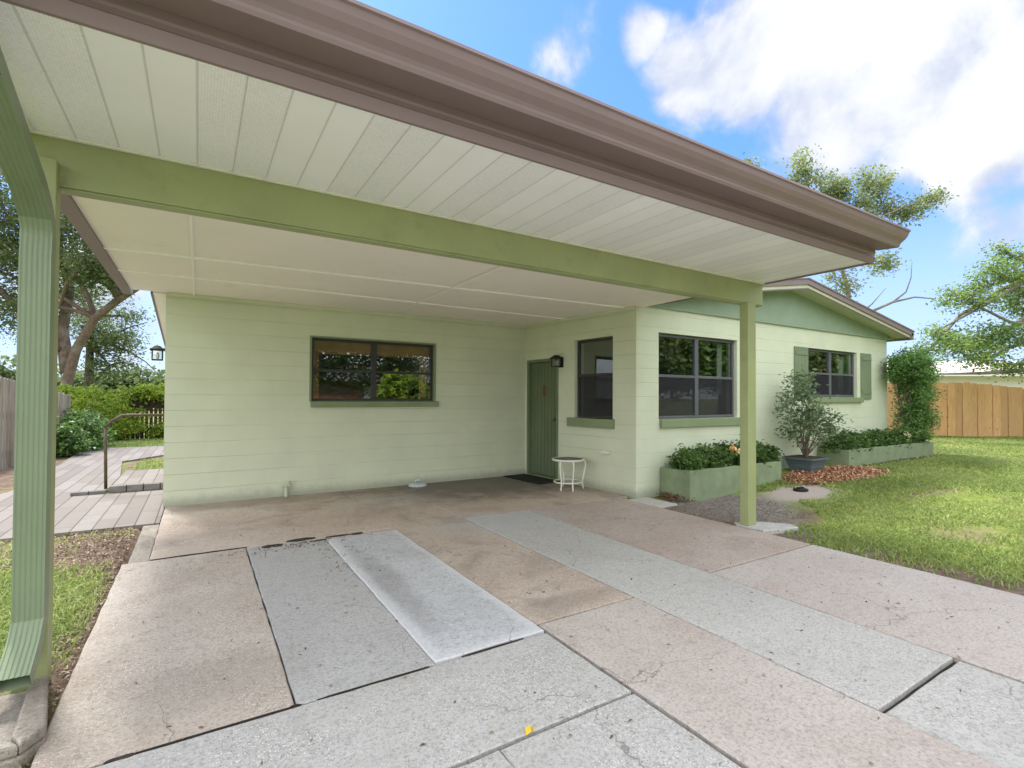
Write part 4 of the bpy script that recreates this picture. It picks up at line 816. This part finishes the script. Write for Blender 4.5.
blades(110000, reg_left, 0.05, 'lawn', 'ragged grass patch left of the driveway behind the downspout')
def reg_back(n):
    q=np.column_stack([-3.2+3.0*rng.random(n),11+9*rng.random(n)]); x,y=q[:,0],q[:,1]; ok=(y>17.05)|((x>-1.05)&(x<-0.4)&(y<13.6)&(rng.random(n)<0.4)); return q[ok]
blades(50000, reg_back, 0.06, 'lawn', 'strip of grass beyond the paved walk on the left')

# ================================================================== FENCES
def fence(P, heights, bases, wd, mat, label, cap=None, gap=0.004, name='board_fence', rails=True, back=0.03, dog=False):
    t=thing(name,(P[0][0],P[0][1],bases[0]),label,'fence'); mb=MB(); rl=MB()
    for (a,b),(h0,h1),(b0,b1) in zip(zip(P,P[1:]),zip(heights,heights[1:]),zip(bases,bases[1:])):
        a=Vector((a[0],a[1],0)); b=Vector((b[0],b[1],0)); Lg=(b-a).length; d=(b-a)/Lg; nn=Vector((d.y,-d.x,0)); k=int(Lg/wd)
        for i in range(k):
            t0=i*Lg/k; t1=(i+1)*Lg/k-gap; f=(i+.5)/k; zb=b0+(b1-b0)*f-0.02; zt=b0+(b1-b0)*f+h0+(h1-h0)*f+random.uniform(-.012,.012); of=random.uniform(0,.008)+(0.022 if (i%2 and wd>0.2) else 0)
            p0=a+d*t0+nn*of; p1=a+d*t1+nn*of; v=random.random()
            q=[(p0.x,p0.y,zb),(p1.x,p1.y,zb),(p1.x,p1.y,zt-(0.03 if dog else 0)),]
            if dog: c=0.02; q+=[tuple((p1-d*c).xy)+(zt,),tuple((p0+d*c).xy)+(zt,)]
            q+=[(p0.x,p0.y,zt-(0.03 if dog else 0))]; mb.prism(q,-nn*0.018,v)
        for zf in (0.25,1.0,1.55):
            if zf< min(h0,h1)-0.1: p0=a-nn*0.06; rl.prism([(p0.x,p0.y,b0+zf),((b-nn*0.06).x,(b-nn*0.06).y,b1+zf),((b-nn*0.06).x,(b-nn*0.06).y,b1+zf+0.09),(p0.x,p0.y,b0+zf+0.09)],nn*0.038,0.5)
    if wd>0.2:
        for (a,b),(h0,h1),(b0,b1) in zip(zip(P,P[1:]),zip(heights,heights[1:]),zip(bases,bases[1:])):
            a=Vector((a[0],a[1],0)); b=Vector((b[0],b[1],0)); d=(b-a).normalized(); nn=Vector((d.y,-d.x,0)); o_=-nn*0.022; a=a+o_; b=b+o_
            rl.prism([(a.x,a.y,b0),(b.x,b.y,b1),(b.x,b.y,b1+h1-0.06),(a.x,a.y,b0+h0-0.06)],-nn*0.012,0.9)
    mb.build('boards',mat,t,bevel=0.0); rl.build('rail',mat,t); return t
f0=at(880,436,16.5); f1=at(970,437.7,16.5); f2=at(1023,439,16.5); d_=(f2-f1).normalized(); f3=f2+d_*3.5; e_=f0-(f1-f0).normalized()*2
fence([(e_.x,e_.y),(f1.x,f1.y),(f3.x,f3.y)],[1.75,1.80,1.35],[0.16,0.15,0.10],0.24,M['fence_new'],'new orange pine board fence across the right side yard',dog=False,gap=0.007)
fence([(-4.7,9.3),(-3.2,13.3),(-2.75,16.8)],[1.85,1.77,1.42],[-0.03,-0.03,-0.03],0.125,M['fence_old'],'weathered grey picket fence along the left boundary',dog=True,gap=0.03,name='picket_fence')
fence([(-5.0,20.5),(3.0,20.5)],[1.5,1.5],[-0.03,-0.03],0.12,M['fence_dark'],'dark old fence overgrown with ivy behind the left walk',gap=0.03)

# ================================================================== VEGETATION, LEFT
def blob_at(px,py,w,rx,ry,rz,wt): p=at(px,py,w); return ((p.x,p.y,p.z),(rx,ry,rz),wt)
def on_ground(px,w):
    p=at(px,400,w); return Vector((p.x,p.y,-0.05))
# big leaning oak beyond the fence
B=on_ground(66,19); tr=[B, at(66,385,19), at(76,350,18.8), at(95,318,18.5), at(118,300,18.2), at(140,286,17.8), at(165,262,17.2)]
second=[tuple(at(68,372,19)),tuple(at(62,330,19.2)),tuple(at(70,290,19.5)),tuple(at(58,240,19.8)),tuple(at(40,180,20))]
left_l=[tuple(at(60,350,19)),tuple(at(30,320,18.5)),tuple(at(0,290,18)),tuple(at(-40,250,17.5))]
thin=[tuple(at(80,268,17)),tuple(at(66,285,17.3)),tuple(at(60,305,18)),tuple(at(48,320,18.3))]
tree('oak_tree',B,tr,[blob_at(60,260,19,2.0,2.0,1.5,2.4),blob_at(95,225,18,1.8,1.8,1.5,2.0),blob_at(10,225,18,2.2,2.0,1.8,2.4),blob_at(15,310,18.5,1.7,1.6,1.1,1.6),blob_at(100,270,17.5,1.0,1.2,0.6,0.9),blob_at(60,180,19,3,2.5,1.8,2),blob_at(-40,260,18,2.5,2,2.5,1.5)],
 M['leaf_oak'],M['bark'],'big leaning oak behind the grey picket fence, trunk sloping to the carport eave','tree','trees on the left beyond the picket fence',nclump=620,per=62,cr=0.30,leaf=0.115,twigs=200,r0=0.2,extra=[(second,0.24),(left_l,0.2),(thin,0.08)],shell=0.3)
B=on_ground(89,24); tree('background_tree',B,[B,at(89,385,24),at(90,345,24),at(92,315,24)],[blob_at(95,330,24,1.3,1.5,1.0,1.2),blob_at(115,340,24,1.2,1.3,0.8,1.2),blob_at(110,365,24,1.0,1,0.6,0.7),blob_at(85,300,25,2.0,1.5,1.3,1.2),blob_at(135,315,25,0.8,0.8,0.5,0.25)],M['leaf_oak'],M['bark_dark'],'slim dark trunked tree seen just right of the leaning oak','tree','trees on the left beyond the picket fence',nclump=190,per=45,cr=0.30,leaf=0.13,twigs=90,r0=0.24,
 extra=[([tuple(at(112,345,24)),tuple(at(130,352,24)),tuple(at(146,362,24)),tuple(at(156,372,24))],0.05),([tuple(at(112,335,24)),tuple(at(128,328,24)),tuple(at(148,322,24))],0.05)])
for (px,w,wdt,h,lab,lm) in ((72,12.6,0.55,0.62,'dark glossy bush at the foot of the picket fence','leaf_dark'),(57,11.6,0.4,0.45,'small dark bush nearest the downspout by the picket fence','leaf_dark'),(86,13.6,0.38,0.55,'small mid green bush between the dark bush and the handrail','leaf_vine'),(98,15.2,0.75,0.92,'mid green bush just behind the handrail post','leaf_bright'),(114,15.8,0.7,0.9,'yellow green bush glowing behind the handrail bend','leaf_bright'),(128,17.4,0.36,0.42,'yellow green bush at the far end of the paved walk','leaf_bright'),(86,17.5,0.6,0.85,'tall yellow green bush overtopping the picket fence end','leaf_bright'),(163,16.6,0.2,0.26,'small bush in front of the dark ivy fence','leaf_bright')):
    p=on_ground(px,w); shrub('bush',tuple(p),[((p.x,p.y,h*0.95),(wdt,wdt*0.9,h*0.75),1.5),((p.x+0.2,p.y,h*0.5),(wdt*0.9,wdt*0.8,h*0.5),1),((p.x-0.15,p.y-0.1,h*0.3),(wdt*0.7,wdt*0.7,h*0.3),0.5)],M[lm],lab,'bush','bushes along the left walk',nclump=int(150*wdt/0.7)+30,per=30,cr=0.12,leaf=0.085,stems=14,stemr=0.014,spread=0.4,shell=0.3)
# ivy over the far fence and the tree line beyond
P,tn,cc=clump_cloud([((-0.6,20.3,1.50),(1.6,0.35,0.17),2),((-3.4,20.3,1.3),(1.5,0.4,0.4),2),((1.6,20.3,1.4),(1.3,0.4,0.3),1.3)],260,45,0.15,0.2); V,Fq,vv=leaves(P,0.10,0.7,0.3,tn); tag(fast_mesh('ivy',V,Fq,M['leaf_bright'],vv),'yellow green ivy spilling over the dark far fence','ivy',kind='stuff')
P,tn,cc=clump_cloud([((-6,60,2.0),(9,3,1.6),2),((8,62,2.2),(9,3,1.6),2),((-20,58,2.6),(9,3,2.4),2),((22,60,2.4),(9,3,2.0),2),((40,50,2.6),(10,4,2.6),2),((55,30,2.5),(5,12,2.5),2),((58,5,2.5),(5,12,2.2),2)],1100,36,0.7,0.1); V,Fq,vv=leaves(P,0.45,0.8,0.3,tn); tag(fast_mesh('far_treeline',V,Fq,M['leaf_oak'],vv),'far low belt of trees on the horizon','tree line',kind='stuff')

# ================================================================== VEGETATION, RIGHT
B=on_ground(852,20); B.z=0.1
tree('olive_leaved_tree',B,[B,at(852,330,20),at(848,290,20),at(840,262,20),at(836,235,20)],
 [blob_at(803,172,20,0.75,0.6,0.95,1.1),blob_at(834,190,20,0.75,0.6,0.65,1.2),blob_at(872,182,20,1.1,0.6,0.6,1.1),blob_at(872,208,20,1.3,0.7,0.6,1.3),blob_at(906,212,20,0.9,0.5,0.5,0.7),blob_at(932,200,20,0.5,0.4,0.35,0.35),blob_at(838,245,20,1.4,0.8,1.1,1.3),blob_at(838,285,20,1.3,0.7,0.5,0.8),blob_at(882,262,20,0.8,0.5,0.5,0.45),blob_at(805,215,20,0.9,0.6,0.9,0.9),blob_at(745,168,21,0.5,0.4,0.22,0.25)],
 M['leaf_olive'],M['bark_pale'],'sparse olive and yellow leaved tree rising behind the gable roof','tree',None,nclump=330,per=34,cr=0.20,leaf=0.125,twigs=200,r0=0.12,shell=0.25,spread=0.45,
 extra=[([tuple(at(852,325,20)),tuple(at(870,312,19.6)),tuple(at(893,302,19.3)),tuple(at(915,305-8,19)),tuple(at(936,299,18.8))],0.07),([tuple(at(893,302,19.3)),tuple(at(906,292,19.2)),tuple(at(911,278,19.1)),tuple(at(912,262,19))],0.035),([tuple(at(862,312,20)),tuple(at(872,304,20)),tuple(at(886,288,20))],0.04)])
B=on_ground(1105,15); B.z=0.1
tree('spreading_tree',B,[B,at(1100,400,15),at(1085,340,15),at(1065,300,15),at(1050,270,15)],
 [blob_at(968,298,14.5,0.75,0.7,0.42,1.3),blob_at(1000,275,14.5,0.7,0.7,0.35,1.1),blob_at(1018,258,14.8,0.45,0.5,0.25,0.6),blob_at(1018,300,15,0.8,0.7,0.45,1.2),blob_at(962,345,14.3,0.9,0.7,0.42,1.4),blob_at(1000,335,14.3,1.0,0.8,0.55,1.6),blob_at(935,332,14.6,0.55,0.5,0.25,0.5),blob_at(1018,365,14,0.7,0.6,0.22,0.7),blob_at(1050,300,15,1.2,1.0,1.0,1.6),blob_at(1110,290,15,2.0,1.6,1.3,2),blob_at(928,350,14.8,0.35,0.4,0.15,0.3),blob_at(985,360,14.1,0.9,0.5,0.2,0.8),blob_at(1000,250,14.8,0.4,0.4,0.2,0.3)],
 M['leaf_right'],M['bark_pale'],'spreading tree reaching in over the pine fence from the right','tree',None,nclump=430,per=40,cr=0.17,leaf=0.085,twigs=260,r0=0.22,shell=0.3,spread=0.4,
 extra=[([tuple(at(1085,345,15)),tuple(at(1024,370,14.2)),tuple(at(985,373,14)),tuple(at(940,374,13.9))],0.09),([tuple(at(1060,330,14.5)),tuple(at(1010,322,14.4)),tuple(at(975,305,14.4)),tuple(at(950,290,14.4))],0.06)])

# neighbour's low white house behind the fence
n0=at(860,395,27); n1=at(1200,398,27); dn=Vector((n1.x-n0.x,n1.y-n0.y,0)).normalized(); nd=Vector((-dn.y,dn.x,0)); 
if nd.dot(fw)<0: nd=-nd
nh=thing('neighbour_house',(n0.x,n0.y,0),'low white neighbouring house with pale roof behind the pine fence','house')
def nb(mb,a,b,c,d,z0,z1):
    q=[n0+dn*a+nd*c,n0+dn*b+nd*c,n0+dn*b+nd*d,n0+dn*a+nd*d]; mb.prism([(p.x,p.y,z0) for p in q],(0,0,z1-z0))
mb=MB(); nb(mb,0,18,0,8,0.0,2.75); mb.build('wall',M['neigh'],nh)
mb=MB(); p=lambda a,c,z:tuple((n0+dn*a+nd*c).xy)+(z,)
mb.prism([p(-0.5,-0.6,2.72),p(-0.5,4,3.75),p(-0.5,8.6,2.72)],tuple(dn*19)); mb.build('roof',M['neigh_roof'],nh)
mb=MB(); nb(mb,-0.5,18.5,-0.63,-0.602,2.62,2.80); mb.build('fascia',M['neigh'],nh)
mb=MB(); nb(mb,6,7.6,-0.04,-0.002,1.0,2.1); mb.build('window',M['dark'],nh)

# ================================================================== STREET SIDE (behind the station; seen in the glass)
mb=MB(); mb.box(-120,120,-16,-9.4,-0.06,0.0); struct(mb.build('street',M['asphalt']))
mb=MB(); mb.box(-120,120,-9.4,-9.15,-0.06,0.12); mb.box(-120,120,-16.25,-16.0,-0.06,0.12); struct(mb.build('kerb',CT['grey']))
sh=thing('street_house',(8,-26,0),'red brick ranch house across the street mirrored in the windows','house')
mb=MB(); mb.box(2,22,-34,-26,-0.05,2.7); mb.build('wall',M['brick'],sh); mb=MB(); mb.prism([(1.4,-25.3,2.6),(1.4,-30,4.3),(1.4,-34.7,2.6)],(21.2,0,0)); mb.build('roof',M['roof'],sh)
mb=MB(); mb.box(11.5,14.5,-25.99,-25.95,0,2.2); mb.build('garage_door',M['neigh'],sh)
mb=MB(); mb.box(5,7,-25.99,-25.95,1,2.2); mb.build('window',M['dark'],sh)
for i,(x,y,k,lm,lab) in enumerate(((6.7,-3.2,0.34,'leaf_bright','small round bright tree by the drive, mirrored in the wide window'),(4.5,-19,1.3,'leaf_oak','dark oak left of the brick house across the street'),(11.5,-20,1.4,'leaf_oak','dark oak hiding the front of the brick house across the street'),(17.5,-6.5,1.0,'leaf_olive','olive street tree mirrored in the large front window'),(21.5,-5,1.1,'leaf_right','green street tree mirrored beside the olive one'),(27,-9,1.4,'leaf_oak','tall dark tree at the street corner'),(28,-2.5,1.1,'leaf_olive','olive tree at the far side of the right lawn'),(-6,-20,1.2,'leaf_oak','dark oak across the street far to the left'),(34,-3,1.4,'leaf_right','green tree mirrored in the shuttered window'),(40,-9,1.6,'leaf_oak','dark tree beyond the one mirrored in the shuttered window'))):
    b=Vector((x,y,-0.05)); tree('street_tree',b,[b,b+Vector((0.1,0,0.9*k)),b+Vector((-0.1,0.1,2.2*k)),b+Vector((0.1,0,3.6*k))],[((x,y,4.4*k),(2.6*k,2.6*k,2.2*k),2),((x+1.5*k,y,2.9*k),(1.7*k,1.7*k,1.5*k),1),((x-1.5*k,y,2.9*k),(1.7*k,1.7*k,1.5*k),1)],M[lm],M['bark'],lab,'tree','street trees',nclump=300,per=34,cr=0.42*k,leaf=0.27,twigs=30,r0=0.2*k)

# ================================================================== LIGHT
SAZ = R(-12); SEL = R(58)      # sun behind the house, a little to the left
sd = Vector((math.sin(SAZ)*math.cos(SEL), math.cos(SAZ)*math.cos(SEL), math.sin(SEL)))
sun = bpy.data.lights.new('sun','SUN'); sun.energy = 3.2; sun.angle = R(12); sun.color=(1.0,0.975,0.94)
so = bpy.data.objects.new('sun', sun); COL.objects.link(so); so.rotation_euler = (-sd).to_track_quat('-Z','Y').to_euler()
w = bpy.data.worlds.new('World'); scene.world = w; w.use_nodes = True; nt = w.node_tree; nt.nodes.clear()
out = N(nt,'ShaderNodeOutputWorld'); bg = N(nt,'ShaderNodeBackground'); L(nt,bg.outputs[0],out.inputs[0])
sky = N(nt,'ShaderNodeTexSky'); sky.sky_type='NISHITA'; sky.sun_disc=False; sky.sun_elevation=SEL; sky.sun_rotation=SAZ; sky.air_density=1.0; sky.dust_density=0.6; sky.ozone_density=1.4
tc = N(nt,'ShaderNodeTexCoord'); D = tc.outputs['Generated']
def dirv(px,py): v=(at(px,py,1)-Vector((0,0,EYE))).normalized(); return v
n1 = noise(nt,D,4.2,10,0.56,0.3); n2 = noise(nt,D,11,7,0.6,0.3)
sh_=N(nt,'ShaderNodeVectorMath'); sh_.operation='ADD'; L(nt,D,sh_.inputs[0]); sh_.inputs[1].default_value=(0.0,0.03,0.055); n1s=noise(nt,sh_.outputs[0],4.2,10,0.56,0.3)
blobs=[(880,45,0.27,1.0),(790,20,0.22,0.95),(985,85,0.24,1.0),(690,80,0.15,0.86),(745,60,0.17,0.95),(645,40,0.09,0.68),(565,60,0.12,0.66),(1010,225,0.10,0.62),(1000,265,0.18,0.50),(900,265,0.14,0.34),(340,0,0.08,0.6),(130,345,0.22,0.55),(60,280,0.3,0.6)]
acc=None
# unseen bright clouds overhead and towards the street, added as fill light
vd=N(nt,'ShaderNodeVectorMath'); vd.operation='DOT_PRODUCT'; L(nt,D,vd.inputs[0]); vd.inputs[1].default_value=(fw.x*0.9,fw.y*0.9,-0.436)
fill_deck=mapr(nt,vd.outputs['Value'],0.22,-0.25,0,1.05)
for px,py,r_,a_ in blobs:
    dv=dirv(px,py); vm=N(nt,'ShaderNodeVectorMath'); vm.operation='DISTANCE'; L(nt,D,vm.inputs[0]); vm.inputs[1].default_value=dv
    b_=mapr(nt,vm.outputs['Value'],r_*1.25,0.0,0,a_); acc=mth(nt,'MAXIMUM',b_,fill_deck) if acc is None else mth(nt,'MAXIMUM',acc,b_)
nn_ = mth(nt,'ADD',mth(nt,'MULTIPLY',mth(nt,'SUBTRACT',n1,0.5),1.5),mth(nt,'MULTIPLY',mth(nt,'SUBTRACT',n2,0.5),0.35))
fld = mth(nt,'ADD',mth(nt,'MAXIMUM',acc,0.14),nn_)
mask = mapr(nt,fld,0.36,0.68,0,0.97)
core = mapr(nt,mth(nt,'ADD',fld,mth(nt,'MULTIPLY',mth(nt,'SUBTRACT',n1,n1s),1.6)),0.35,0.95)
sepd=N(nt,'ShaderNodeSeparateXYZ'); L(nt,D,sepd.inputs[0])
ccol = mix(nt,mth(nt,'MINIMUM',fill_deck,1.0),mix(nt,core,(2.3,2.55,3.1),(3.7,3.75,3.85)),(8.6,8.8,9.2))
hz = mapr(nt,sepd.outputs['Z'],0.42,0.0,0,0.80); skyc = mix(nt,hz,mix(nt,1.0,sky.outputs[0],(0.47,0.70,1.10),'MULTIPLY'),(2.7,3.2,4.0))
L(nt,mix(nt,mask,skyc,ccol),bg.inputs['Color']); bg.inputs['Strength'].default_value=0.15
vs=scene.view_settings; vs.view_transform='Standard'; vs.look='None'; vs.gamma=1; vs.use_curve_mapping=False; vs.exposure=0.92
scene.render.engine='CYCLES'; scene.cycles.max_bounces=10; scene.cycles.diffuse_bounces=6; scene.cycles.transparent_max_bounces=16
scene.render.resolution_x=1024; scene.render.resolution_y=768
